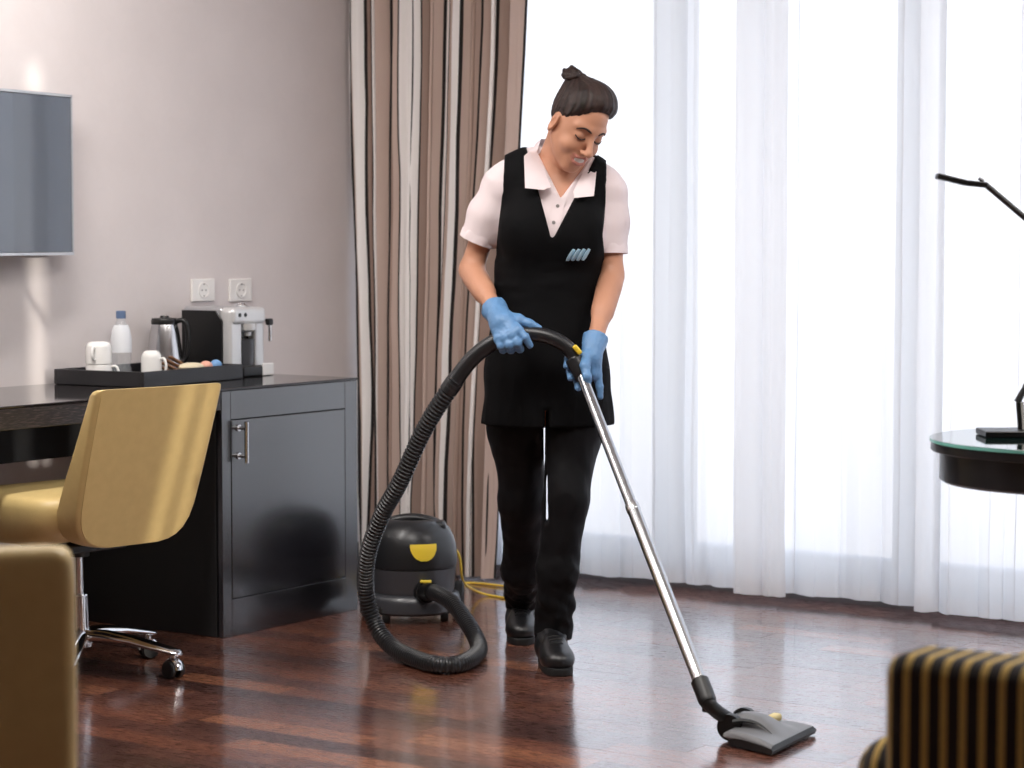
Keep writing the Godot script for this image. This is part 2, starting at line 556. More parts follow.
	M.curb = mat(rgb8(112, 106, 106), 0.6)
	M.base_grey = mat(rgb8(112, 106, 106), 0.55)
	M.stripe_gold = bump(mat(rgb8(176, 146, 62), 0.85), noise_tex(0.3, 2, grey, 14), 0.02)
	M.stripe = mat(Color(1, 1, 1), 0.9); M.stripe.vertex_color_use_as_albedo = true
	M.wood_leg = mat(rgb8(58, 36, 28), 0.4)
	M.table_black = mat(rgb8(24, 24, 27), 0.3)
	M.table_glass = mat(Color(0.05, 0.12, 0.11), 0.04, 0.0, 0.7)
	M.glass_edge = mat(rgb8(120, 190, 178), 0.1)
	M.paper_brown = mat(rgb8(128, 92, 66), 0.6)
	M.paper_beige = mat(rgb8(226, 212, 182), 0.6)
	M.paper_pink = mat(rgb8(226, 168, 148), 0.6)
	M.paper_blue = mat(rgb8(120, 164, 212), 0.6)
	M.fill_glow = mat(Color(1, 1, 1), 0.6)  # glowing face of the added fill lamps
	M.fill_glow.emission_enabled = true; M.fill_glow.emission = Color(1, 0.96, 0.9); M.fill_glow.emission_energy_multiplier = 1.4

# ---------------------------------------------------------------- the scene
func _ready() -> void:
	rng.seed = 7
	var pitch := atan(147.0 / FOCAL)
	fwd = Vector3(-sin(YAW) * cos(pitch), -sin(pitch), -cos(YAW) * cos(pitch))
	rgt = Vector3(cos(YAW), 0, -sin(YAW))
	upv = rgt.cross(fwd)
	var cam := Camera3D.new()
	cam.name = "camera"
	cam.fov = rad_to_deg(2.0 * atan(384.0 / FOCAL))
	cam.position = EYE
	cam.basis = Basis(rgt, upv, -fwd)
	var lens := CameraAttributesPhysical.new()
	lens.frustum_focal_length = 12.0 * FOCAL / 384.0
	lens.frustum_focus_distance = 6.2
	lens.exposure_aperture = 3.5
	lens.frustum_near = 0.05
	lens.frustum_far = 200.0
	cam.attributes = lens
	add_child(cam)
	cam.current = true

	var env := Environment.new()
	env.background_mode = Environment.BG_SKY
	var sky := Sky.new()
	var air := ProceduralSkyMaterial.new()
	air.sky_top_color = Color(0.84, 0.91, 1.0)
	air.sky_horizon_color = Color(0.97, 0.98, 1.0)
	air.ground_horizon_color = Color(0.92, 0.93, 0.95)
	air.ground_bottom_color = Color(0.80, 0.80, 0.82)
	air.sun_angle_max = 1.0
	sky.sky_material = air
	env.sky = sky
	env.background_energy_multiplier = 3.2
	env.tonemap_mode = Environment.TONE_MAPPER_LINEAR
	env.tonemap_exposure = 1.0
	env.sdfgi_enabled = true
	env.ssao_enabled = true
	env.ssil_enabled = true
	# low sun along the row of windows, in through the added side window's curtain gaps
	var sun := DirectionalLight3D.new()
	sun.name = "sun"
	sun.light_energy = 0.7
	sun.light_color = Color(1.0, 0.97, 0.92)
	sun.light_angular_distance = 0.6
	sun.shadow_enabled = true
	add_child(sun)
	sun.look_at_from_position(Vector3.ZERO, Vector3(-1.0, -0.085, -0.02))
	var we := WorldEnvironment.new()
	we.name = "world_environment"
	we.environment = env
	add_child(we)

	make_materials()
	build_room()
	build_windows()
	build_curtains()
	build_desk()
	build_television()
	build_person()
	build_vacuum()
	build_office_chair()
	build_yellow_chair()
	build_striped_armchair()
	build_round_table()
	build_desk_lamp()
	build_tray()
	build_sockets()
	build_fill_lamps()

# ---------------------------------------------------------------- room
func slab(called: String, lo: Vector3, hi: Vector3, m: Material, label: String) -> MeshInstance3D:
	var b := MB.new()
	b.box((lo + hi) * 0.5, hi - lo)
	var o := obj(called, b, m)
	struct(o, label)
	return o
const ROOM_X1 := 2.6
const ROOM_Z1 := 2.6
const SIDE_Z0 := -5.45
const SIDE_Z1 := -4.15

func build_room() -> void:
	slab("wall_left", Vector3(WALL_X - 0.2, 0, WIN_Z - 0.3), Vector3(WALL_X, CEIL, ROOM_Z1), M.wall, "pale mauve-grey painted wall behind the desk")
	# wall across the room, with an added side window in it
	var wr_b := MB.new()
	for q in [[WIN_Z - 0.3, SIDE_Z0, 0.0, CEIL], [SIDE_Z1, ROOM_Z1, 0.0, CEIL], [SIDE_Z0, SIDE_Z1, 0.0, 0.1], [SIDE_Z0, SIDE_Z1, 2.45, CEIL]]:
		wr_b.box(Vector3(ROOM_X1 + 0.1, (q[2] + q[3]) * 0.5, (q[0] + q[1]) * 0.5), Vector3(0.2, q[3] - q[2], q[1] - q[0]))
	struct(obj("wall_right", wr_b, M.plain_wall), "pale painted wall across the room from the desk")
	slab("wall_front", Vector3(WALL_X - 0.2, 0, ROOM_Z1), Vector3(ROOM_X1 + 0.2, CEIL, ROOM_Z1 + 0.2), M.far_wall, "brown wall facing the windows, its tone set for bounced light")
	slab("ceiling", Vector3(WALL_X - 0.2, CEIL, WIN_Z - 0.3), Vector3(ROOM_X1 + 0.2, CEIL + 0.2, ROOM_Z1 + 0.2), M.ceiling, "white ceiling")
	# floor: each strip of the hardwood floor that the photograph shows is a part, the others are joined
	var fl := slab("floor", Vector3(WALL_X - 0.2, -0.2, WIN_Z - 0.3), Vector3(ROOM_X1 + 0.2, -0.012, ROOM_Z1 + 0.2), M.subfloor, "glossy reddish brown hardwood strip floor")
	var w := 0.092
	var lengths := [0.38, 0.5, 0.62, 0.78]
	var shapes := []
	for l in lengths:
		var b := MB.new()
		b.box(Vector3(0, -0.006, 0), Vector3(l - 0.0003, 0.012, w - 0.0003), 0.0)
		shapes.append(b.mesh(10.0))
	var rest := []
	for q in M.planks.size(): rest.append(MB.new())
	var r := RandomNumberGenerator.new()
	r.seed = 41
	var spots := []
	var z := WIN_Z + 0.02 + w * 0.5
	while z < ROOM_Z1:
		var x := WALL_X - r.randf() * 0.5
		while x < ROOM_X1:
			var k := r.randi() % 4
			var c := Vector3(x + lengths[k] * 0.5, 0, z)
			spots.append([c, k, r.randi() % M.planks.size()])
			x += lengths[k]
		z += w
	var seen := []
	for s in spots:
		var p: Vector3 = s[0] - EYE
		var far := p.dot(fwd)
		var px := 512.0 + FOCAL * p.dot(rgt) / maxf(far, 0.01)
		var py := 384.0 - FOCAL * p.dot(upv) / maxf(far, 0.01)
		var shown := far > 0.5 and px > -40 and px < 1064 and py < 800
		seen.append([far if shown else 1000.0 + far, s])
	seen.sort_custom(func(a, b): return a[0] < b[0])
	for i in seen.size():
		var s: Array = seen[i][1]
		if i < 300 and seen[i][0] < 900.0:
			var o := put("floor_strip", shapes[s[1]], M.planks[s[2]], fl)
			o.position = s[0]
			o.rotation = Vector3(r.randf_range(-0.0012, 0.0012), 0, r.randf_range(-0.0008, 0.0008))
		else:
			var l: float = lengths[s[1]]
			var x0: float = maxf(s[0].x - l * 0.5, WALL_X)
			var x1: float = minf(s[0].x + l * 0.5, ROOM_X1)
			if x1 - x0 < 0.01: continue
			rest[s[2]].box(Vector3((x0 + x1) * 0.5, -0.006, s[0].z), Vector3(x1 - x0 - 0.0003, 0.012, w - 0.0003))
	var joined := ArrayMesh.new()
	for q in rest.size():
		var m: ArrayMesh = rest[q].mesh(10.0)
		joined.add_surface_from_arrays(Mesh.PRIMITIVE_TRIANGLES, m.surface_get_arrays(0))
		joined.surface_set_material(q, M.planks[q])
	var ro := put("floor_strips", joined, null, fl)
	ro.set_meta("kind", "stuff")
	# skirting
	slab("baseboard_left", Vector3(WALL_X, 0, WIN_Z + 0.02), Vector3(WALL_X + 0.015, 0.09, ROOM_Z1), M.base_grey, "dark grey skirting along the desk wall")
	slab("baseboard_right", Vector3(ROOM_X1 - 0.015, 0, WIN_Z + 0.02), Vector3(ROOM_X1, 0.09, ROOM_Z1), M.base_grey, "dark grey skirting across the room")

const PITCH_X := 0.915
func build_windows() -> void:
	# low curb, header and the row of tall windows between them
	var x0 := WALL_X - 0.2
	var x1 := ROOM_X1 + 0.2
	var lo := 0.095
	var hi := 2.6
	var wb := MB.new()
	wb.box(Vector3((x0 + x1) * 0.5, lo * 0.5, WIN_Z - 0.15), Vector3(x1 - x0, lo, 0.3))
	wb.box(Vector3((x0 - 4.84) * 0.5, (lo + hi) * 0.5, WIN_Z - 0.15), Vector3(-4.84 - x0, hi - lo, 0.3))
	struct(obj("wall_back", wb, M.curb), "low grey curb and corner pier of the window wall")
	slab("trim_1", Vector3(x0, hi, WIN_Z - 0.3), Vector3(x1, CEIL, WIN_Z), M.ceiling, "white header above the windows")
	slab("baseboard_back", Vector3(WALL_X, 0, WIN_Z), Vector3(ROOM_X1, 0.035, WIN_Z + 0.025), M.base_grey, "dark grey skirting strip under the sheer curtains")
	var first := -4.013 - PITCH_X
	var n := 0
	var x := first - PITCH_X
	while x < x1:
		var a := maxf(x, -4.84)
		var b := minf(x + PITCH_X, x1)
		x += PITCH_X
		if b - a < 0.1: continue
		n += 1
		var win := Node3D.new()
		win.name = "window_%d" % n
		add_child(win)
		struct(win, "tall window behind the sheer curtains with blue-grey aluminium frame")
		var f := MB.new()
		var zc := WIN_Z - 0.12
		for e in [a, b]:
			f.box(Vector3(e, (lo + hi) * 0.5, zc), Vector3(0.13, hi - lo, 0.1), 0.004)
		f.box(Vector3((a + b) * 0.5, lo + 0.02, zc), Vector3(b - a - 0.13, 0.04, 0.08), 0.004)
		f.box(Vector3((a + b) * 0.5, hi - 0.03, zc), Vector3(b - a - 0.13, 0.06, 0.08), 0.004)
		obj("window_frame", f, M.mullion, win)
		var q := MB.new()
		q.quad(Vector3(a + 0.065, lo + 0.04, zc), Vector3(b - 0.065, lo + 0.04, zc), Vector3(b - 0.065, hi - 0.06, zc), Vector3(a + 0.065, hi - 0.06, zc))
		obj("pane", q, M.pane, win)

	# unseen side window, added to let in sun streaks for the desk wall
	var sw := Node3D.new()
	sw.name = "window_%d" % (n + 1)
	add_child(sw)
	struct(sw, "added side window for the sun streaks, behind drawn taupe drapes")
	var sf := MB.new()
	for e in [SIDE_Z0 + 0.03, SIDE_Z1 - 0.03]: sf.box(Vector3(ROOM_X1 + 0.1, 1.275, e), Vector3(0.08, 2.35, 0.06), 0.004)
	for e in [0.13, 2.42]: sf.box(Vector3(ROOM_X1 + 0.1, e, (SIDE_Z0 + SIDE_Z1) * 0.5), Vector3(0.08, 0.06, SIDE_Z1 - SIDE_Z0 - 0.12), 0.004)
	obj("window_frame", sf, M.mullion, sw)
	var sq := MB.new()
	sq.quad(Vector3(ROOM_X1 + 0.1, 0.16, SIDE_Z0 + 0.06), Vector3(ROOM_X1 + 0.1, 0.16, SIDE_Z1 - 0.06), Vector3(ROOM_X1 + 0.1, 2.39, SIDE_Z1 - 0.06), Vector3(ROOM_X1 + 0.1, 2.39, SIDE_Z0 + 0.06))
	obj("pane", sq, M.pane, sw)

# ---------------------------------------------------------------- curtains
func sheer(x0: float, x1: float, zc: float, sd: int, label: String, amp0 := 0.022) -> void:
	var r := RandomNumberGenerator.new()
	r.seed = sd
	var n := FastNoiseLite.new()
	n.seed = sd; n.frequency = 1.0
	var cols := int((x1 - x0) / 0.006)
	var rows := []
	var top := 2.66
	var bot := 0.028
	var nr := 14
	for i in nr:
		var t := float(i) / (nr - 1)
		var y := lerpf(top, bot, t)
		var row := PackedVector3Array()
		for j in cols + 1:
			var s := float(j) / cols
			var x := lerpf(x0, x1, s)
			var ph := x * TAU / 0.12 + 4.2 * n.get_noise_2d(x * 2.6, 4.0) + 0.5 * t * n.get_noise_2d(x * 4.0, t * 1.5)
			var swell := 0.55 + 0.7 * n.get_noise_2d(x * 2.2, 9.0)
			var z := zc + amp0 * swell * (sin(ph) + 0.35 * sin(ph * 2.0 + 1.0)) + 0.02 * t * n.get_noise_2d(x * 2.0, 20.0 + t * 1.2)
			row.append(Vector3(x + (0.006 + 0.016 * (n.get_noise_2d(x * 2.7, 14.0) + 0.2)) * sin(ph * 2.0) * minf(1.0, 20.0 * minf(x - x0, x1 - x)) + 0.008 * t * n.get_noise_2d(x * 9.0, t * 2.0), y + (0.008 * n.get_noise_2d(x * 6.0, 31.0) if i == nr - 1 else 0.0), z))
		rows.append(row)
	var o := thing("sheer_curtain", label, "curtain", Vector3((x0 + x1) * 0.5, 0, zc), 0.0, "white sheer curtains")
	var b := MB.new()
	b.sheet(rows)
	var m := obj("fabric", b, M.sheer, o, "", 80.0)
	m.position = -o.position
	# weighted hem: a folded double band
	var h := MB.new()
	var hr := []
	for q in 2:
		var row := PackedVector3Array()
		for p in rows[nr - 1]: row.append(p + Vector3(0, 0.002 if q == 1 else 0.05, 0.0015))
		hr.append(row)
	h.sheet(hr)
	var hm := obj("hem", h, M.sheer, o, "", 80.0)
	hm.position = -o.position

func build_curtains() -> void:
	var zs := -6.735
	sheer(-4.78, -3.49, zs, 3, "white sheer curtain between the striped drape and the overlapped fold")
	sheer(-3.6, -3.42, zs + 0.085, 8, "narrow gathered white sheer overlap, opaque between two wide sheers", 0.03)
	sheer(-3.510, -2.93, zs, 12, "white sheer curtain between the gathered overlap and round table")
	sheer(-2.960, -1.59, zs + 0.075, 17, "white sheer curtain behind the round table and desk lamp")
	sheer(-1.6, -0.202, zs, 23, "white sheer curtain past the table and lamp")
	sheer(-0.2, 1.198, zs, 29, "white sheer curtain towards the far side of the windows")
	sheer(1.2, 2.5, zs, 31, "white sheer curtain ending at the wall across from the desk")
	# unseen drapes added at the side window, narrow gaps placed to shape sun streaks
	var edge := [SIDE_Z0 - 0.1, -4.885, -4.83, -4.64, -4.60, -4.545, -4.505, -4.46, -4.42, SIDE_Z1 + 0.1]
	for k in 5:
		var d := thing("added_side_drape", ["added plain taupe drape panel by the window corner of the side wall", "added plain taupe drape panel between two gaps for sun streaks", "narrow added taupe drape panel between sun gaps", "narrowest added taupe drape panel between sun gaps", "added plain taupe drape panel at the room end of the side window"][k], "curtain", Vector3(ROOM_X1 - 0.08, 0, (edge[k * 2] + edge[k * 2 + 1]) * 0.5))
		var rws := []
		for i in 5:
			var row := PackedVector3Array()
			for j in 25:
				var zz := lerpf(edge[k * 2], edge[k * 2 + 1], j / 24.0)
				row.append(Vector3(ROOM_X1 - 0.08 + 0.02 * sin(zz * 60.0), lerpf(2.7, 0.02, i / 4.0), zz) - d.position)
			rws.append(row)
		var fb := MB.new()
		fb.sheet(rws, 0.004)
		obj("fabric", fb, M.added_side_drape, d, "", 80.0)
	var rail := MB.new()
	rail.box(Vector3((WALL_X + ROOM_X1) * 0.5, CEIL - 0.02, zs), Vector3(ROOM_X1 - WALL_X - 0.02, 0.04, 0.05), 0.004)
	for k in 1:
		rail.box(Vector3(-4.75, CEIL - 0.02, -6.6), Vector3(0.72, 0.04, 0.04), 0.004)
	rail.box(Vector3(ROOM_X1 - 0.08, CEIL - 0.025, -4.8), Vector3(0.05, 0.05, 1.6), 0.004)
	struct(obj("trim_2", rail, M.white_plastic), "white curtain rail on the ceiling")
	# striped drape gathered in the corner
	var o := thing("striped_drape", "heavy taupe, cream and black striped drape gathered in the corner", "curtain", Vector3(-4.74, 0, -6.59))
	var taupe := rgb8(198, 176, 165).srgb_to_linear()
	var cream := rgb8(246, 242, 240).srgb_to_linear()
	var black := rgb8(30, 26, 27).srgb_to_linear()
	var brown := rgb8(170, 146, 135).srgb_to_linear()
	var pat := [[0.062, taupe], [0.010, black], [0.048, cream], [0.010, black], [0.046, brown], [0.009, black], [0.036, taupe], [0.006, black], [0.040, cream], [0.012, black]]
	var total := 0.0
	for p in pat: total += p[0]
	var n := FastNoiseLite.new()
	n.seed = 5; n.frequency = 1.0
	var cols := 900
	var rows := []
	var nr := 22
	var base := []   # arc length along the middle row decides the stripes
	for i in nr:
		var t := float(i) / (nr - 1)
		var y := lerpf(2.7, 0.012, t)
		var row := PackedVector3Array()
		var xl := lerpf(-5.12, -5.09, smoothstep(0.2, 0.9, t))
		var xr := lerpf(-4.365, -4.505, smoothstep(0.15, 1.0, t))
		for j in cols + 1:
			var s := float(j) / cols
			var ph := s * TAU * 8.5 + 1.3 * n.get_noise_2d(s * 7.0, 1.0) + 0.7 * t * n.get_noise_2d(s * 6.0, 2.0 + t * 1.3)
			var am := 0.055 * (0.8 + 0.5 * n.get_noise_2d(s * 8.0, 5.0)) * (0.85 + 0.2 * n.get_noise_2d(s * 5.0, 7.0 + t * 2.0))
			var x := lerpf(xl, xr, s) + 0.014 * sin(ph * 2.0 + 0.6)
			var z := -6.575 + am * sin(ph) + 0.012 * n.get_noise_2d(s * 5.0, 11.0 + 2.0 * t)
			row.append(Vector3(x, y, z))
		rows.append(row)
	var arc := PackedFloat32Array([0.0])
	for j in cols:
		arc.append(arc[j] + rows[nr / 2][j].distance_to(rows[nr / 2][j + 1]))
	var b := MB.new()
	b.colored = true
	for j in cols:
		var a := fmod((arc[j] + arc[j + 1]) * 0.5 + 0.05, total)
		var k := 0
		while a > pat[k][0]:
			a -= pat[k][0]
			k += 1
		b.color = pat[k][1]
		for i in nr - 1:
			b.quad(rows[i][j], rows[i][j + 1], rows[i + 1][j + 1], rows[i + 1][j])
	var m := obj("fabric", b, M.drape, o, "", 80.0)
	m.position = -o.position

# ---------------------------------------------------------------- desk
const DESK_X := -4.527
const DESK_Y := 0.75
func build_desk() -> void:
	var z0 := -5.83
	var z1 := -2.9
	var o := thing("desk", "long dark wenge desk with a glossy black top along the wall", "desk", Vector3(-4.83, 0, -4.3))
	var off := -o.position
	var b := MB.new()
	b.box(Vector3((WALL_X + DESK_X) * 0.5, DESK_Y - 0.004, (z0 + z1) * 0.5), Vector3(DESK_X - WALL_X - 0.004, 0.008, z1 - z0), 0.002)
	obj("desktop", b, M.desk_glass, o, "glossy black top").position = off
	b = MB.new()
	b.box(Vector3(DESK_X - 0.02, DESK_Y - 0.036, (-5.17 + z1) * 0.5), Vector3(0.036, 0.056, z1 + 5.17 - 0.002), 0.002)
	b.box(Vector3((WALL_X + DESK_X) * 0.5 - 0.02, DESK_Y - 0.02, (-5.17 + z1) * 0.5), Vector3(DESK_X - WALL_X - 0.05, 0.024, z1 + 5.17 - 0.002))
	obj("apron", b, M.wenge, o, "open-grained dark wenge edge").position = off
	b = MB.new()
	b.box(Vector3(WALL_X + 0.17, 0.625, (-5.17 + z1) * 0.5), Vector3(0.02, 0.166, z1 + 5.17 - 0.002), 0.002)
	obj("modesty_panel", b, M.black_panel, o).position = off
	b = MB.new()
	b.box(Vector3((WALL_X + DESK_X) * 0.5 - 0.005, 0.355, z1 - 0.03), Vector3(DESK_X - WALL_X - 0.02, 0.71, 0.04), 0.002)
	obj("end_panel", b, M.dark_wood_up, o).position = off
	# cabinet under the window end of the desk
	var c := thing("cabinet", "dark wood cabinet with one handled door under the desk end", "cabinet", Vector3(-4.83, 0, -5.5))
	off = -c.position
	var za := -5.826
	var zb := -5.172
	var xf := DESK_X - 0.003
	b = MB.new()
	b.box(Vector3((WALL_X + xf) * 0.5 - 0.011, 0.37, (za + zb) * 0.5), Vector3(xf - WALL_X - 0.03, 0.738, zb - za), 0.001)
	obj("body", b, M.black_panel, c).position = off
	b = MB.new()   # face frame around the door
	var ym := 0.741
	var dz0 := -5.762
	var dz1 := -5.118 - 0.096
	for q in [[za, dz0 - 0.002, 0.0, ym], [dz1 + 0.002, zb, 0.0, ym], [dz0 - 0.002, dz1 + 0.002, 0.655, ym], [dz0 - 0.002, dz1 + 0.002, 0.0, 0.112]]:
		b.box(Vector3(xf - 0.009, (q[2] + q[3]) * 0.5, (q[0] + q[1]) * 0.5), Vector3(0.018, q[3] - q[2], q[1] - q[0]), 0.001)
	obj("face_frame", b, M.dark_wood_up, c).position = off
	b = MB.new()
	b.box(Vector3(xf - 0.009, (0.115 + 0.652) * 0.5, (dz0 + dz1) * 0.5), Vector3(0.02, 0.652 - 0.115, dz1 - dz0), 0.0015)
	var d := obj("door", b, M.dark_wood_up, c)
	d.position = off
	b = MB.new()
	var hz := on_x(238, 440, xf).z
	var y1 := on_x(250, 420, xf).y
	var y2 := on_x(250, 461, xf).y
	b.tube([Vector3(xf + 0.034, y2, hz), Vector3(xf + 0.034, y1, hz)], 0.0065, 14)
	for y in [y1 - 0.02, y2 + 0.02]:
		b.tube([Vector3(xf, y, hz), Vector3(xf + 0.034, y, hz)], 0.0055, 12)
		b.tube([Vector3(xf, y, hz), Vector3(xf + 0.006, y, hz)], 0.010, 12)
	obj("handle", b, M.steel, d, "brushed steel bar handle")

# ---------------------------------------------------------------- television
func build_television() -> void:
	var turn := deg_to_rad(9.0)
	# right edge of the screen stands 6 cm off the wall
	var p := on_x(72, 175, WALL_X + 0.075)
	var wide := 0.86
	var ylo := on_x(72, 255, WALL_X + 0.075).y
	var yhi := on_x(72, 95, WALL_X + 0.075).y
	var o := thing("television", "flat wall-mounted television with a dark glossy screen above the desk", "television", Vector3(p.x, ylo, p.z), PI / 2.0 + turn)
	# local x runs along the screen; local +z is its face
	var b := MB.new()
	var h := yhi - ylo
	# face looks into the room, edge at local x = 0
	b.box(Vector3(-wide * 0.5, h * 0.5, -0.02), Vector3(wide, h, 0.036), 0.004)
	obj("casing", b, M.black_plastic, o)
	b = MB.new()
	b.box(Vector3(-wide * 0.5, h * 0.5, 0.0), Vector3(wide - 0.014, h - 0.018, 0.006), 0.001)
	obj("screen", b, M.screen, o)
	b = MB.new()
	for q in [[0.004, h - 0.008], [0.0, 0.0]]:
		pass
	b.box(Vector3(-wide * 0.5, 0.004, 0.0), Vector3(wide, 0.009, 0.010), 0.001)
	b.box(Vector3(-wide * 0.5, h - 0.004, 0.0), Vector3(wide, 0.009, 0.010), 0.001)
	b.box(Vector3(-0.003, h * 0.5, 0.0), Vector3(0.007, h, 0.010), 0.001)
	b.box(Vector3(-wide + 0.003, h * 0.5, 0.0), Vector3(0.007, h, 0.010), 0.001)
	obj("bezel", b, M.silver, o)
	b = MB.new()
	b.box(Vector3(-0.42, h * 0.5, -0.066), Vector3(0.2, 0.2, 0.056), 0.004)
	obj("wall_bracket", b, M.black_plastic, o)

func build_fill_lamps() -> void:  # unseen lamps, added as fill light for the room
	for q in [[Vector3(-2.7, CEIL - 0.03, -3.9), 0], [Vector3(-1.1, CEIL - 0.03, -5.4), 1]]:
		var o := thing("fill_panel", "added square white fill light panel over the middle of the room" if q[1] == 0 else "added square white fill light panel past the round table", "lamp", q[0])
		var b := MB.new()
		b.box(Vector3(0, 0.015, 0), Vector3(1.3, 0.03, 1.3), 0.004)
		obj("housing", b, M.white_plastic, o)
		b = MB.new()
		b.box(Vector3(0, -0.004, 0), Vector3(1.2, 0.008, 1.2), 0.002)
		obj("fill_diffuser", b, M.fill_glow, o)
		var l := AreaLight3D.new()
		l.name = "fill_light"
		l.area_size = Vector2(1.2, 1.2)
		l.light_energy = 4.2 if q[1] == 0 else 3.0
		l.light_color = Color(1.0, 0.985, 0.97)
		l.shadow_enabled = true
		l.area_range = 20.0
		l.position = Vector3(0, -0.012, 0)
		l.rotation.x = -PI / 2.0
		o.add_child(l)

	# unseen lamp added on the ceiling to brighten the desk wall
	var w := thing("wall_fill_lamp", "added slim white fill lamp on the ceiling above the desk", "lamp", Vector3(-4.35, CEIL - 0.05, -3.8))
	w.rotation.z = deg_to_rad(-28.0)
	var wb := MB.new()
	wb.box(Vector3(0, 0.03, 0), Vector3(0.2, 0.05, 1.7), 0.004)
	obj("housing", wb, M.white_plastic, w)
	wb = MB.new()
	wb.box(Vector3(0, 0.001, 0), Vector3(0.16, 0.008, 1.6), 0.002)
	obj("fill_diffuser", wb, M.fill_glow, w)
	var wl := AreaLight3D.new()
	wl.name = "wall_fill_light"
	wl.area_size = Vector2(0.16, 1.6)
	wl.light_energy = 5.0
	wl.light_color = Color(1.0, 0.985, 0.97)
	wl.shadow_enabled = true
	wl.area_range = 20.0
	wl.position = Vector3(0, -0.008, 0)
	wl.rotation.x = -PI / 2.0
	w.add_child(wl)

# ---------------------------------------------------------------- person
const BODY_R := 6.51
const BODY_S := 0.09
func lp(px: float, py: float, dz := 0.0) -> Vector3:   # a pixel and how far it stands towards the camera, in the person's own axes
	var v := ray(px, py)
	var fh := Vector3(fwd.x, 0, fwd.z).normalized()
	var p := EYE + v * ((BODY_R - dz) / v.dot(fh))
	return Vector3(p.dot(rgt) - BODY_S, p.y, dz)
func lf(px: float, py: float) -> Vector3:   # a point of the floor, in the person's own axes
	var fh := Vector3(fwd.x, 0, fwd.z).normalized()
	var p := on_y(px, py)
	return Vector3(p.dot(rgt) - BODY_S, 0, BODY_R - p.dot(fh))

var head_o: Vector3
var head_b: Basis
func hd(r: float, u: float, f: float) -> Vector3:   # head axes: to the side, up, out of the face
	return head_o + head_b * Vector3(r, u, f)

func lin(pts: Array, steps: int) -> Array:
	var res := []
	for i in pts.size() - 1:
		for k in steps: res.append(pts[i].lerp(pts[i + 1], float(k) / steps))
	res.append(pts[pts.size() - 1])
	return res

func torso_prims(f: Field, grow: float, bust := true) -> void:
	f.ell(lp(553, 222, 0.0), Vector3(0.137, 0.17, 0.098) + Vector3.ONE * grow, Basis.IDENTITY, 0.05)
	f.ell(lp(548, 292, 0.0), Vector3(0.122, 0.16, 0.088) + Vector3.ONE * grow, Basis.IDENTITY, 0.08)
	f.ell(lp(546, 372, 0.0), Vector3(0.150, 0.15, 0.105) + Vector3.ONE * grow, Basis.IDENTITY, 0.08)
	f.cap(lp(508, 181, -0.01), lp(604, 187, -0.01), 0.042 + grow, 0.042 + grow, 0.06)
	f.cap(lp(533, 170, -0.02), lp(579, 175, -0.02), 0.036 + grow, 0.04 + grow, 0.06)
	if bust:
		f.ell(lp(531, 232, 0.082), Vector3(0.058, 0.062, 0.045) + Vector3.ONE * grow, Basis.IDENTITY, 0.05)
		f.ell(lp(577, 234, 0.082), Vector3(0.058, 0.062, 0.045) + Vector3.ONE * grow, Basis.IDENTITY, 0.05)

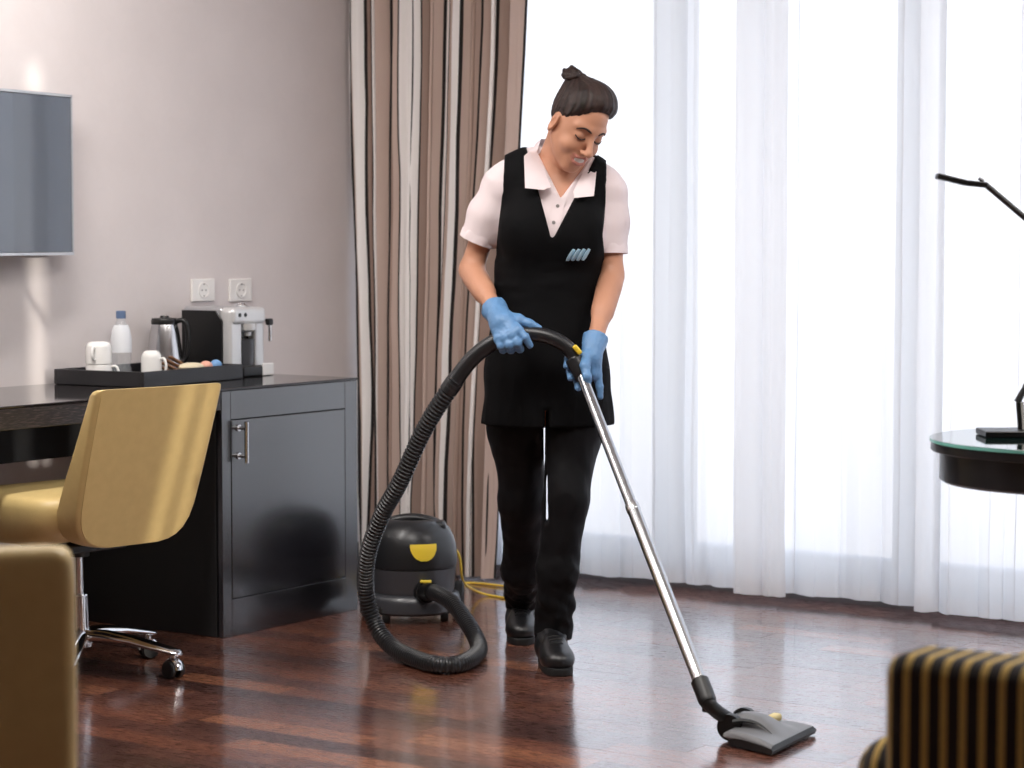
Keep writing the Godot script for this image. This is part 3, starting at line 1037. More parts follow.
func build_person() -> void:
	var fh := Vector3(fwd.x, 0, fwd.z).normalized()
	var o := thing("person", "person in white polo and black apron vest, blue gloves, holding the vacuum wand", "person", fh * BODY_R + rgt * BODY_S, YAW)
	# joints
	var sh_l := lp(499, 188, 0.0)
	var el_l := lp(471, 270, -0.03)
	var wr_l := lp(498, 315, 0.20)
	var sh_r := lp(609, 193, 0.0)
	var el_r := lp(612, 276, 0.03)
	var wr_r := lp(593, 348, 0.215)
	var hip_l := lp(523, 356, 0.0)
	var kn_l := lp(522, 500, -0.07)
	var an_l := lf(522, 640) + Vector3(0, 0.10, -0.17)
	var hip_r := lp(570, 356, 0.0)
	var kn_r := lp(566, 498, 0.09)
	var an_r := lf(558, 672) + Vector3(-0.01, 0.10, -0.17)
	# the head's own axes
	var F := Vector3(0.46, -0.50, 0.735).normalized()
	var U := Vector3(0.42, 0.82, 0.30)
	U = (U - F * U.dot(F)).normalized()
	var R := U.cross(F).normalized()
	head_b = Basis(R, U, F)
	head_o = lp(590, 138, 0.15) - F * 0.085
	var skin := rgb8(200, 146, 118).srgb_to_linear()
	var lip := rgb8(192, 126, 112).srgb_to_linear()
	# ---- body below the head
	var dst := net_new()
	var bf := Field.new()
	torso_prims(bf, 0.0, true)
	bf.cap(lp(556, 195, -0.01), hd(0, -0.06, -0.02), 0.045, 0.042, 0.03)
	bf.chain([sh_l, el_l, wr_l], [0.040, 0.032, 0.022], 0.02)
	bf.cap(el_l.lerp(wr_l, 0.15), el_l.lerp(wr_l, 0.5), 0.0335, 0.030, 0.02)
	bf.chain([sh_r, el_r, wr_r], [0.040, 0.032, 0.022], 0.02)
	bf.cap(el_r.lerp(wr_r, 0.15), el_r.lerp(wr_r, 0.5), 0.0335, 0.030, 0.02)
	bf.chain([hip_l, kn_l, an_l, an_l + Vector3(0, -0.05, 0.06)], [0.07, 0.045, 0.032, 0.028], 0.03)
	bf.chain([hip_r, kn_r, an_r, an_r + Vector3(0, -0.05, 0.06)], [0.07, 0.045, 0.032, 0.028], 0.03)
	var tone := FastNoiseLite.new()
	tone.seed = 4; tone.frequency = 20.0
	bf.net(dst, Vector3(-0.42, 0.0, -0.55), Vector3(0.36, 1.5, 0.34), 0.0115, func(_p): return skin)
	# ---- head and neck, finer
	var hf := Field.new()
	hf.ell(hd(0, 0.034, 0.006), Vector3(0.068, 0.088, 0.087), head_b, 0.02)
	hf.ell(hd(0, -0.032, 0.032), Vector3(0.056, 0.078, 0.054), head_b, 0.035)
	for s in [-1, 1]:
		hf.cap(hd(s * 0.044, -0.042, 0.008), hd(s * 0.015, -0.098, 0.058), 0.015, 0.013, 0.025)
		hf.ell(hd(s * 0.037, -0.040, 0.062), Vector3(0.022, 0.020, 0.020), head_b, 0.02)
		hf.cap(hd(s * 0.012, 0.020, 0.084), hd(s * 0.045, 0.022, 0.070), 0.010, 0.008, 0.015)
	hf.ell(hd(0, -0.100, 0.064), Vector3(0.021, 0.016, 0.017), head_b, 0.02)
	hf.ell(hd(0, -0.070, 0.070), Vector3(0.032, 0.024, 0.020), head_b, 0.015)
	for s in [-1, 1]:
		hf.ell(hd(s * 0.031, 0.000, 0.101), Vector3(0.017, 0.012, 0.016), head_b, 0.016, 1)
		hf.ell(hd(s * 0.031, -0.002, 0.0745), Vector3(0.0155, 0.0125, 0.0135), head_b, 0.006)
	hf.cap(hd(0, 0.010, 0.086), hd(0, -0.036, 0.112), 0.0075, 0.0095, 0.012)
	hf.ell(hd(0, -0.039, 0.110), Vector3(0.0105, 0.009, 0.010), head_b, 0.008)
	for s in [-1, 1]:
		hf.ell(hd(s * 0.0115, -0.042, 0.099), Vector3(0.008, 0.0065, 0.009), head_b, 0.007)
	var lips := []
	for s in [-1, 1]:
		lips.append([hd(0, -0.0635, 0.0945), hd(s * 0.014, -0.0615, 0.092), 0.0034, 0.0034])
		lips.append([hd(s * 0.014, -0.0615, 0.092), hd(s * 0.039, -0.051, 0.0705), 0.0034, 0.0024])
		lips.append([hd(0, -0.0815, 0.0905), hd(s * 0.016, -0.0775, 0.088), 0.0044, 0.0042])
		lips.append([hd(s * 0.016, -0.0775, 0.088), hd(s * 0.039, -0.053, 0.0695), 0.0042, 0.0024])
	for q in lips: hf.cap(q[0], q[1], q[2], q[3], 0.004)
	hf.ell(hd(0, -0.0695, 0.098), Vector3(0.033, 0.0070, 0.014), head_b, 0.003, 1)
	var ear_b := head_b * Basis(Vector3(1, 0, 0), 0.25)
	for s in [-1, 1]:
		var eb := ear_b * Basis(Vector3(0, 1, 0), s * 0.45)
		hf.ell(hd(s * 0.071, -0.012, 0.000), Vector3(0.0085, 0.031, 0.0185), eb, 0.006)
		hf.ell(hd(s * 0.079, -0.008, 0.006), Vector3(0.005, 0.018, 0.010), eb, 0.004, 1)
	hf.cap(hd(0, -0.03, -0.015), lp(556, 190, -0.005), 0.043, 0.048, 0.03)
	hf.cap(hd(0, -0.01, -0.03), lp(547, 178, -0.03), 0.036, 0.048, 0.03)
	hf.cap(lp(548, 192, 0.03), lp(525, 186, 0.03), 0.02, 0.018, 0.04)
	var tint := func(p: Vector3) -> Color:
		for q in lips:
			var ba: Vector3 = q[1] - q[0]
			var h := clampf((p - q[0]).dot(ba) / ba.length_squared(), 0.0, 1.0)
			if (p - q[0] - ba * h).length() < lerpf(q[2], q[3], h) + 0.0012: return lip
		return skin
	hf.net(dst, lp(512, 205, -0.2), hd(0, 0, 0) + Vector3(0.14, 0.15, 0.16), 0.003, tint)
	put("body", net_mesh(dst, true), M.skin, o)
	# ---- face details that lie on the skin
	var ff := hf
	var on_face := func(r: float, u: float) -> Vector3: return ff.front(hd(r, u, 0.16), -F, 0.16)
	for s in [-1, 1]:
		var b := MB.new()
		var pts := []
		for q in [[0.013, 0.0175], [0.022, 0.0215], [0.034, 0.0235], [0.045, 0.019], [0.051, 0.013]]:
			pts.append(on_face.call(s * q[0], q[1]) + F * 0.0006)
		b.tube(smooth(pts, 4), [0.0018, 0.0022, 0.0026, 0.0028, 0.0030, 0.0030, 0.0029, 0.0028, 0.0027, 0.0026, 0.0024, 0.0022, 0.002, 0.0017, 0.0014, 0.001, 0.0006], 8)
		obj("eyebrow", b, M.brow, o)
		b = MB.new()
		pts = []
		for q in [[0.0165, -0.0045], [0.023, -0.0085], [0.031, -0.0105], [0.039, -0.0085], [0.047, -0.003]]:
			pts.append(on_face.call(s * q[0], q[1]) + F * 0.0012 - U * 0.0005)
		b.tube(smooth(pts, 4), 0.0019, 8)
		obj("eyelashes", b, M.brow, o)
	var tb := MB.new()
	var rows := []
	for u in [-0.0635, -0.0675, -0.0715, -0.0755]:
		var row := PackedVector3Array()
		for k in 13:
			var a := (k - 6) / 6.0
			row.append(hd(a * 0.033, u + 0.011 * a * a, 0.0912 - 0.0155 * a * a))
		rows.append(row)
	tb.sheet(rows, -0.002)
	obj("teeth", tb, M.teeth, o)
	# ---- hair: swept back from the forehead into a small bun
	var hn := FastNoiseLite.new()
	hn.seed = 9; hn.frequency = 1.0; hn.fractal_octaves = 3
	var hr := Field.new()
	hr.ell(hd(0, 0.036, 0.004), Vector3(0.0755, 0.098, 0.095), head_b, 0.02)
	hr.ell(hd(0.008, 0.078, 0.030), Vector3(0.064, 0.056, 0.050), head_b, 0.03)
	var bun := hd(-0.030, 0.112, -0.060)
	hr.cap(hd(-0.012, 0.075, -0.03), bun, 0.05, 0.022, 0.03)
	var hair_inv := head_b.inverse()
	var ho := head_o
	var strand := func(p: Vector3) -> float:
		var q: Vector3 = hair_inv * (p - bun)
		var ang := atan2(q.x, q.z)
		return hn.get_noise_3d(ang * 9.0, q.length() * 5.0, hn.get_noise_3d(q.x * 20.0, q.y * 20.0, q.z * 20.0) * 0.5)
	hr.post = func(p: Vector3, d: float) -> float:
		var q: Vector3 = hair_inv * (p - ho)
		d += 0.0035 * strand.call(p)
		# hairline: over the forehead, down the temples, round the ear to the nape
		var line := Vector2(q.z, q.y)
		var a := (line - Vector2(0.074, 0.076)).dot(Vector2(0.80, -0.60))
		var t := (line - Vector2(0.022, 0.0)).dot(Vector2(1.0, 0.0))
		var nape := (line - Vector2(-0.03, -0.030)).dot(Vector2(0.35, -0.94))
		var wide: float = (line - Vector2(0.085, 0.080)).dot(Vector2(0.35, -0.94)) - (9.0 if q.x < 0.0 else 2.5) * q.x * q.x
		var earcut := 0.031 - (line - Vector2(0.0, -0.014)).length() if absf(q.x) > 0.045 else -1.0
		var cut := maxf(maxf(minf(a, wide), minf(t, wide)), maxf(nape, earcut)) + 0.003 * hn.get_noise_3d(q.x * 60.0, q.y * 60.0, q.z * 60.0)
		return maxf(d + 0.0062 * smoothstep(-0.022, 0.0, cut), cut)
	var dark := rgb8(30, 22, 21).srgb_to_linear()
	var mid := rgb8(66, 50, 46).srgb_to_linear()
	var hair_tint := func(p: Vector3) -> Color: return dark.lerp(mid, clampf(0.4 + 0.9 * strand.call(p), 0.0, 1.0))
	dst = net_new()
	hr.net(dst, head_o + Vector3(-0.13, -0.10, -0.15), head_o + Vector3(0.14, 0.17, 0.15), 0.003, hair_tint)
	var hair := put("hair", net_mesh(dst, true), M.hair, o)
	var bb := Field.new()
	var pr := RandomNumberGenerator.new()
	pr.seed = 3
	var bo := bun + U * 0.001 - F * 0.004
	bb.ell(bo, Vector3(0.030, 0.020, 0.028), head_b, 0.006)
	for k in 10:
		var loop := []
		var ax := Vector3(pr.randf_range(-1, 1), pr.randf_range(0.4, 1), pr.randf_range(-1, 1)).normalized()
		var e1 := ax.cross(Vector3(1, 0.2, 0)).normalized()
		var e2 := ax.cross(e1)
		var a0 := pr.randf() * TAU
		for j in 7:
			var a := a0 + j * 0.62
			loop.append(bo + head_b * ((e1 * cos(a) + e2 * sin(a)) * Vector3(1.2, 0.8, 1.15)) * pr.randf_range(0.020, 0.032))
		bb.chain(loop, [0.003, 0.0055, 0.0065, 0.007, 0.0065, 0.005, 0.002], 0.002)
	dst = net_new()
	bb.net(dst, bo - Vector3.ONE * 0.056, bo + Vector3.ONE * 0.056, 0.0028, func(p): return dark.lerp(mid, clampf(0.35 + 0.8 * hn.get_noise_3d(p.x * 150.0, p.y * 50.0, p.z * 150.0), 0.0, 1.0)))
	put("bun", net_mesh(dst, true), M.hair, hair)
	# ---- polo shirt
	var fold := FastNoiseLite.new()
	fold.seed = 17; fold.frequency = 1.0; fold.fractal_octaves = 2
	var sf := Field.new()
	torso_prims(sf, 0.013)
	sf.cap(lp(538, 168, -0.03), lp(576, 174, -0.03), 0.045, 0.045, 0.05)
	sf.cap(sh_l, lp(515, 178, -0.01), 0.044, 0.046, 0.03)
	sf.cap(sh_r, lp(595, 182, -0.01), 0.044, 0.046, 0.03)
	var hem_l := lp(478, 240, -0.02)
	var hem_r := lp(609, 252, 0.01)
	var dir_l := (hem_l - sh_l).normalized()
	var dir_r := (hem_r - sh_r).normalized()
	sf.chain([sh_l + Vector3(0.004, -0.006, 0), sh_l.lerp(hem_l, 0.5), hem_l + dir_l * 0.04], [0.047, 0.0525, 0.0535], 0.03)
	sf.chain([sh_r + Vector3(-0.004, -0.006, 0), sh_r.lerp(hem_r, 0.5), hem_r + dir_r * 0.04], [0.047, 0.0525, 0.0535], 0.03)
	var cut_l := lp(496, 240).x
	var cut_r := lp(592, 252).x
	var v_bot := lp(560, 199)
	var v_l := lp(537, 152)
	var v_r := lp(583, 168)
	var nl := Vector2(-(v_bot.y - v_l.y), v_bot.x - v_l.x).normalized()   # looks into the opening
	var nr := Vector2(v_bot.y - v_r.y, -(v_bot.x - v_r.x)).normalized()
	if nl.x < 0: nl = -nl
	if nr.x > 0: nr = -nr
	sf.post = func(p: Vector3, d: float) -> float:
		d += 0.0035 * fold.get_noise_3d(p.x * 9.0 + p.y * 5.0, p.y * 9.0, p.z * 9.0)
		var q := Vector2(p.x, p.y)
		var w := minf((q - Vector2(v_l.x, v_l.y)).dot(nl), (q - Vector2(v_r.x, v_r.y)).dot(nr))   # positive inside the open neck
		if p.z > -0.02: d = maxf(d, minf(w, p.z + 0.02))
		if p.x < cut_l: d = maxf(d, (p - hem_l).dot(dir_l))
		elif p.x > cut_r: d = maxf(d, (p - hem_r).dot(dir_r))
		return maxf(d, -(p.y - 0.86))
	dst = net_new()
	sf.net(dst, Vector3(-0.30, 0.84, -0.17), Vector3(0.30, 1.46, 0.2), 0.0075)
	var shirt := put("polo_shirt", net_mesh(dst), M.shirt, o, "white short-sleeved polo shirt")
	for q in [[sh_l, lp(478, 240, -0.02), lp(503, 176, 0.0), 5], [sh_r, lp(609, 252, 0.01), lp(603, 182, 0.0), 6]]:
		var b := MB.new()
		var rings := []
		var dir: Vector3 = (q[1] - q[0]).normalized()
		var nn := dir.cross(Vector3.BACK).normalized()
		var bn := dir.cross(nn)
		var list := [[0.80, 0.048], [0.86, 0.0545], [0.88, 0.0565], [0.95, 0.0572], [1.03, 0.0572], [1.03, 0.0535], [0.93, 0.051]]
		for e in list:
			var ring := PackedVector3Array()
			var mid_p: Vector3 = q[0].lerp(q[1], e[0])
			for j in 40:
				var a := TAU * j / 40
				var rr: float = e[1] + 0.004 * fold.get_noise_3d(cos(a) * 1.6 + q[3], sin(a) * 1.6, e[0] * 3.0)
				ring.append(mid_p + nn * cos(a) * rr * 0.93 + bn * sin(a) * rr)
			rings.append(ring)
		b.loft(rings, true, false, false)
		obj("sleeve_hem", b, M.shirt, shirt)
	var cb := MB.new()
	var top_e := lin([lp(551, 187, 0.118), lp(545, 172, 0.09), lp(537, 152, 0.03), lp(541, 139, -0.05), lp(560, 139, -0.085), lp(580, 147, -0.06), lp(587, 158, 0.0), lp(582, 174, 0.07), lp(573, 192, 0.118)], 5)
	var mid_e := lin([lp(546, 188.5, 0.134), lp(534, 178, 0.122), lp(529, 152, 0.062), lp(536, 143, -0.065), lp(560, 143, -0.105), lp(584, 151, -0.075), lp(593, 162, 0.03), lp(589, 183, 0.11), lp(574, 195, 0.132)], 5)
	var low_e := lin([lp(544, 190, 0.139), lp(525, 188, 0.136), lp(524, 156, 0.080), lp(531, 150, -0.075), lp(560, 150, -0.115), lp(588, 157, -0.085), lp(597, 166, 0.045), lp(594, 196, 0.130), lp(574, 198, 0.138)], 5)
	cb.sheet([PackedVector3Array(top_e), PackedVector3Array(mid_e), PackedVector3Array(low_e)], -0.004)
	obj("collar", cb, M.shirt, shirt, "", 70.0)
	var pb := MB.new()   # button placket
	var pl := []
	for k in 7:
		var t := k / 6.0
		var row := PackedVector3Array()
		for e in [-6.0, 0.0, 6.0]:
			var s := lp(lerpf(562, 551, t) + e, lerpf(197, 243, t), 0.3)
			row.append(sf.front(s, Vector3(0, 0, -1), 0.4) + Vector3(0, 0, 0.003))
		pl.append(row)
	pb.sheet(pl, -0.004)
	obj("placket", pb, M.shirt, shirt, "", 60.0)
	for py in [205, 222]:
		var at := sf.front(lp(559 - (py - 205) * 0.25, py, 0.3), Vector3(0, 0, -1), 0.4) + Vector3(0, 0, 0.004)
		var b := MB.new()
		b.lathe([Vector2(0.0, 0.0), Vector2(0.0045, 0.0), Vector2(0.005, 0.001), Vector2(0.0042, 0.002), Vector2(0.0, 0.0015)], 14, Transform3D(Basis(Vector3.RIGHT, PI / 2.0), at))
		obj("button", b, M.grey_mark, shirt)
	# ---- black apron vest
	var vf := Field.new()
	torso_prims(vf, 0.024)
	var rowsv := []
	for q in [[262, 497, 599, 0.118], [300, 494, 600, 0.122], [340, 489, 605, 0.135], [380, 485, 610, 0.145], [424, 481, 614, 0.152]]:
		var a := lp(q[1], q[0], 0.0)
		var c := lp(q[2], q[0], 0.0)
		rowsv.append([a.y, (a.x + c.x) * 0.5, 0.0, (c.x - a.x) * 0.5, q[3]])
	vf.stack(rowsv, 0.02)
	var hem := lp(546, 424).y
	var ev := [lp(551, 241), lp(527, 150), lp(592, 163)]
	var el := [[1.60, lp(506, 150).x], [lp(0, 170).y, lp(504, 170).x], [lp(0, 205).y, lp(501, 205).x], [lp(0, 240).y, lp(497, 240).x], [lp(0, 262).y, lp(490, 262).x], [lp(0, 270).y, lp(440, 270).x]]
	var er := [[1.60, lp(607, 150).x], [lp(0, 170).y, lp(606, 170).x], [lp(0, 205).y, lp(605, 205).x], [lp(0, 235).y, lp(601, 235).x], [lp(0, 258).y, lp(604, 258).x], [lp(0, 268).y, lp(660, 268).x]]
	var edge := func(tb: Array, y: float) -> float:
		for i in tb.size() - 1:
			if y > tb[i + 1][0]: return lerpf(tb[i][1], tb[i + 1][1], clampf((tb[i][0] - y) / (tb[i][0] - tb[i + 1][0]), 0.0, 1.0))
		return tb[tb.size() - 1][1]
	var ml := Vector2(ev[1].x, ev[1].y)
	var mr := Vector2(ev[2].x, ev[2].y)
	var mb := Vector2(ev[0].x, ev[0].y)
	var kl := Vector2(-(mb.y - ml.y), mb.x - ml.x).normalized()
	if kl.x < 0: kl = -kl
	var kr := Vector2(-(mb.y - mr.y), mb.x - mr.x).normalized()
	if kr.x > 0: kr = -kr
	var slit_x := lp(546, 420).x
	var slit_top := lp(546, 407).y
	var strap_top := lp(0, 150).y
	var neck_l := lp(531, 150).x
	var neck_r := lp(589, 150).x
	var wl := lp(0, 283).y
	vf.post = func(p: Vector3, d: float) -> float:
		var q := Vector2(p.x, p.y)
		if p.y < wl + 0.06:
			d += 0.0045 * fold.get_noise_3d(p.x * 16.0, p.y * 2.2, p.z * 14.0) * smoothstep(wl, wl - 0.3, p.y)
			d += 0.003 * fold.get_noise_3d(p.x * 5.0 + 40.0, p.y * 26.0, p.z * 5.0) * (1.0 - smoothstep(0.0, 0.1, absf(p.y - wl)))
		else:
			d += 0.003 * fold.get_noise_3d(p.x * 7.0 + 9.0, p.y * 10.0 + p.x * 6.0, p.z * 8.0)
		var w := minf((q - ml).dot(kl), (q - mr).dot(kr))
		if p.z > -0.03 and p.y > hem + 0.2: d = maxf(d, minf(w, p.z + 0.03))
		if p.y > hem + 0.2:
			d = maxf(d, maxf(edge.call(el, p.y) - p.x, p.x - edge.call(er, p.y)))
		if p.z > 0.0 and p.y < slit_top: d = maxf(d, 0.005 - absf(p.x - slit_x))
		if p.x > neck_l and p.x < neck_r: d = maxf(d, p.y - strap_top)
		return maxf(d, hem - p.y)
	dst = net_new()
	vf.net(dst, Vector3(-0.26, hem - 0.02, -0.2), Vector3(0.26, 1.48, 0.22), 0.0075)
	var vest := put("apron_vest", net_mesh(dst), M.cloth_black, o, "black sleeveless apron vest with V neck")
	# belt seam at the waist
	var eb := MB.new()
	for k in 4:
		var pts := []
		for e in [[-4.5, 6.0], [-2.0, 3.0], [1.5, -2.0], [4.5, -6.0]]:
			var cx: float = 571.5 + k * 5.2
			var s := lp(cx + e[0] * 0.75 + 1.0, 255.5 + e[1] * 0.95 - k * 0.2, 0.3)
			pts.append(vf.front(s, Vector3(0, 0, -1), 0.4) + Vector3(0, 0, 0.0012))
		eb.tube(pts, [0.0075, 0.0105, 0.0105, 0.0075], 10, true, 0.35)
	obj("emblem", eb, M.emblem, vest, "light blue emblem of four slanted strokes")
	# ---- trousers
	var tf := Field.new()
	tf.ell(lp(546, 375, 0.0), Vector3(0.155, 0.12, 0.11), Basis.IDENTITY, 0.05)
	var an_l2 := an_l + Vector3(0, 0.0, 0.0)
	tf.chain([hip_l + Vector3(-0.005, 0, 0), lp(520, 430, -0.02), kn_l, lp(523, 570, -0.19), an_l2 + Vector3(0, -0.02, 0.01)], [0.092, 0.086, 0.062, 0.055, 0.050], 0.03)
	tf.chain([hip_r + Vector3(0.005, 0, 0), lp(572, 430, 0.04), kn_r, lp(558, 570, 0.09), an_r + Vector3(0, -0.02, 0.01)], [0.092, 0.083, 0.062, 0.056, 0.053], 0.03)
	var mid_x := lp(545, 470).x
	tf.post = func(p: Vector3, d: float) -> float:
		d += 0.006 * fold.get_noise_3d(p.x * 11.0 + p.y * 6.0, p.y * 7.0 - p.x * 9.0, p.z * 9.0)
		var low := smoothstep(0.42, 0.1, p.y)
		d += 0.012 * low * fold.get_noise_3d(p.x * 14.0 + 5.0, p.y * 22.0 + p.x * 14.0, p.z * 14.0)
		if p.y > 0.4: d = maxf(d, 0.004 - absf(p.x - mid_x - (0.62 - p.y) * 0.02))
		return maxf(d, 0.062 + 0.02 * clampf(-p.z * 0.0, 0.0, 1.0) - p.y)
	dst = net_new()
	tf.net(dst, Vector3(-0.22, 0.05, -0.55), Vector3(0.24, 0.92, 0.26), 0.0085)
	put("trousers", net_mesh(dst), M.trousers, o, "dark trousers")
	# ---- shoes
	for q in [[lf(522, 646), an_l, Vector3(0.02, 0, 1)], [lf(561, 677), an_r, Vector3(0.12, 0, 1)]]:
		var d3: Vector3 = q[2].normalized()
		var toe: Vector3 = q[0] - d3 * 0.012
		var side := Vector3.UP.cross(d3)
		var s3 := Field.new()
		var heel := toe - d3 * 0.24
		s3.ell(toe - d3 * 0.055 + Vector3(0, 0.036, 0), Vector3(0.047, 0.036, 0.062), Basis(side, Vector3.UP, d3), 0.03)
		s3.ell(toe - d3 * 0.13 + Vector3(0, 0.046, 0), Vector3(0.041, 0.048, 0.07), Basis(side, Vector3.UP, d3), 0.04)
		s3.ell(heel + d3 * 0.035 + Vector3(0, 0.045, 0), Vector3(0.034, 0.045, 0.042), Basis(side, Vector3.UP, d3), 0.04)
		s3.cap(heel + d3 * 0.05 + Vector3(0, 0.05, 0), q[1] + Vector3(0, 0.0, 0.015), 0.04, 0.038, 0.03)
		s3.post = func(p: Vector3, d: float) -> float: return maxf(d + 0.0015 * sin(p.y * 260.0 + p.z * 90.0) * smoothstep(0.05, 0.09, p.y), 0.012 - p.y)
		dst = net_new()
		var c3 := (toe + heel) * 0.5
		s3.net(dst, c3 + Vector3(-0.1, 0.0, -0.19), c3 + Vector3(0.1, 0.17, 0.19), 0.005)
		var shoe := put("shoe", net_mesh(dst), M.shoe, o, "black leather shoe")
		var b := MB.new()
		var rings := []
		for y in [0.0, 0.004, 0.018, 0.021]:
			var ring := PackedVector3Array()
			for j in 36:
				var a := TAU * j / 36
				var lx := cos(a)
				var lz := sin(a)
				var wd := 0.043 + 0.007 * lz
				var grow := 0.0 if y > 0.003 and y < 0.02 else -0.002
				ring.append(toe - d3 * 0.122 + side * (signf(lx) * pow(absf(lx), 0.75) * (wd + grow)) + d3 * (signf(lz) * pow(absf(lz), 0.8) * (0.134 + grow)) + Vector3(0, y, 0))
			rings.append(ring)
		b.loft(rings)
		obj("sole", b, M.sole, shoe)
		b = MB.new()
		for k in 3:
			var zc: float = -0.088 - 0.022 * k
			var pts := []
			for e in 7:
				var a := (e - 3) / 3.0
				pts.append(s3.front(toe + d3 * (zc + 0.01) + side * a * 0.018 + Vector3(0, 0.2, 0.03), Vector3(0, -1, -0.15).normalized(), 0.25) + Vector3(0, 0.001, 0))
			b.tube(pts, 0.0022, 6)
		obj("laces", b, M.sole, shoe)
	build_gloves(o, wr_l, wr_r, el_l, el_r)

var grip := []   # handle of the vacuum, in the person's axes
func grip_path() -> Array:
	return [lp(448, 391, 0.20), lp(470, 361, 0.21), lp(494, 342, 0.22), lp(520, 334, 0.235), lp(546, 336, 0.245), lp(566, 346, 0.25), lp(576, 360, 0.255), lp(581, 374, 0.262)]

func build_gloves(o: Node3D, wr_l: Vector3, wr_r: Vector3, el_l: Vector3, el_r: Vector3) -> void:
	# hand over the curved handle: back of the hand to the camera, fingers closing over the front of the tube
	var g := Field.new()
	var al := (wr_l - el_l).normalized()
	g.chain([wr_l - al * 0.02, wr_l, lp(502, 323, 0.24)], [0.029, 0.029, 0.033], 0.012)
	var kn := [lp(518, 330, 0.276), lp(512, 335, 0.280), lp(505, 338, 0.276), lp(499, 339, 0.266)]
	for k in 4:
		g.cap(lp(502 - k * 1.0, 318 + k * 2, 0.222), kn[k], 0.021, 0.0145, 0.016)
	g.chain([kn[0], lp(525, 337, 0.286), lp(530, 345.5, 0.280)], [0.0130, 0.0112, 0.0092], 0.005)
	g.chain([kn[1], lp(517, 343, 0.290), lp(520, 349, 0.268), lp(519, 349, 0.25)], [0.0132, 0.0115, 0.0098, 0.0088], 0.008)
	g.chain([kn[2], lp(509, 345, 0.288), lp(511, 350, 0.264), lp(511, 350, 0.247)], [0.0130, 0.0115, 0.0098, 0.0085], 0.008)
	g.chain([kn[3], lp(501, 346, 0.278), lp(503, 350, 0.254), lp(504, 350, 0.240)], [0.0120, 0.0106, 0.0092, 0.0082], 0.008)
	g.chain([lp(504, 318, 0.21), lp(518, 320, 0.232), lp(529, 324, 0.238), lp(539, 328, 0.241)], [0.020, 0.0155, 0.0120, 0.0090], 0.012)
	var gn := FastNoiseLite.new()
	gn.seed = 2; gn.frequency = 1.0
	g.post = func(p: Vector3, d: float) -> float: return d + 0.0014 * gn.get_noise_3d(p.x * 90.0, p.y * 90.0, p.z * 90.0)
	var dst := net_new()
	g.net(dst, wr_l + Vector3(-0.07, -0.14, -0.09), wr_l + Vector3(0.15, 0.07, 0.13), 0.0026)
	var gl := put("glove", net_mesh(dst), M.glove, o, "blue rubber glove over the curved handle")
	cuff(gl, wr_l + al * 0.004, -al, 0.0320)
	# hand round the top of the wand: thumb down the front, fingers behind with their tips showing on the other side
	g = Field.new()
	var ar := (wr_r - el_r).normalized()
	g.chain([wr_r - ar * 0.015, wr_r, lp(591, 358, 0.235)], [0.029, 0.028, 0.026], 0.012)
	g.cap(lp(590, 357, 0.235), lp(592, 374, 0.24), 0.023, 0.018, 0.012)
	g.cap(lp(595, 358, 0.23), lp(597, 375, 0.232), 0.018, 0.014, 0.012)
	g.chain([lp(586, 357, 0.25), lp(585, 366, 0.278), lp(587, 377, 0.296), lp(588, 385, 0.294)], [0.0165, 0.0132, 0.0112, 0.009], 0.008)
	g.chain([lp(586, 363, 0.222), lp(576, 364, 0.212), lp(568, 359, 0.226), lp(566.5, 366, 0.248)], [0.014, 0.0112, 0.0105, 0.0092], 0.005)
	g.chain([lp(589, 368, 0.222), lp(580, 373, 0.212), lp(570, 371, 0.228), lp(570.5, 378, 0.25)], [0.014, 0.0112, 0.0105, 0.0092], 0.005)
	g.chain([lp(592, 374, 0.226), lp(586, 383, 0.216), lp(577, 381, 0.234), lp(578, 388, 0.255)], [0.013, 0.011, 0.010, 0.009], 0.005)
	g.chain([lp(597, 374, 0.232), lp(599.5, 387, 0.238), lp(600.5, 397, 0.241)], [0.0130, 0.0102, 0.0082], 0.005)
	g.post = func(p: Vector3, d: float) -> float: return d + 0.0014 * gn.get_noise_3d(p.x * 90.0, p.y * 90.0, p.z * 90.0)
	dst = net_new()
	g.net(dst, wr_r + Vector3(-0.12, -0.21, -0.10), wr_r + Vector3(0.07, 0.07, 0.13), 0.0026)
	gl = put("glove", net_mesh(dst), M.glove, o, "blue rubber glove closed round the wand")
	cuff(gl, wr_r + ar * 0.006, -ar, 0.0310)

func cuff(parent: Node3D, at: Vector3, dir: Vector3, r: float) -> void:
	var b := MB.new()
	var nn := dir.cross(Vector3.BACK).normalized()
	var bn := dir.cross(nn)
	var rings := []
	var n := FastNoiseLite.new()
	n.seed = int(r * 10000.0); n.frequency = 1.0
	for q in [[-0.012, r - 0.004], [0.0, r - 0.001], [0.012, r + 0.001], [0.022, r + 0.003], [0.032, r + 0.003], [0.036, r + 0.005], [0.041, r + 0.005], [0.043, r + 0.003], [0.041, r + 0.001], [0.02, r - 0.003]]:
		var ring := PackedVector3Array()
		for j in 36:
			var a := TAU * j / 36
			var rr: float = q[1] + 0.0025 * n.get_noise_3d(cos(a) * 2.2, sin(a) * 2.2, q[0] * 40.0)
			ring.append(at + dir * q[0] + (nn * cos(a) + bn * sin(a)) * rr)
		rings.append(ring)
	b.loft(rings, true, false, false)
	obj("cuff", b, M.glove, parent)

# ---------------------------------------------------------------- vacuum cleaner
func wr(px: float, py: float, far: float) -> Vector3:   # a pixel at a distance along the floor
	var v := ray(px, py)
	return EYE + v * (far / v.dot(Vector3(fwd.x, 0, fwd.z).normalized()))
func body_world(p: Vector3) -> Vector3:
	var fh := Vector3(fwd.x, 0, fwd.z).normalized()
	return fh * (BODY_R - p.z) + rgt * (BODY_S + p.x) + Vector3(0, p.y, 0)

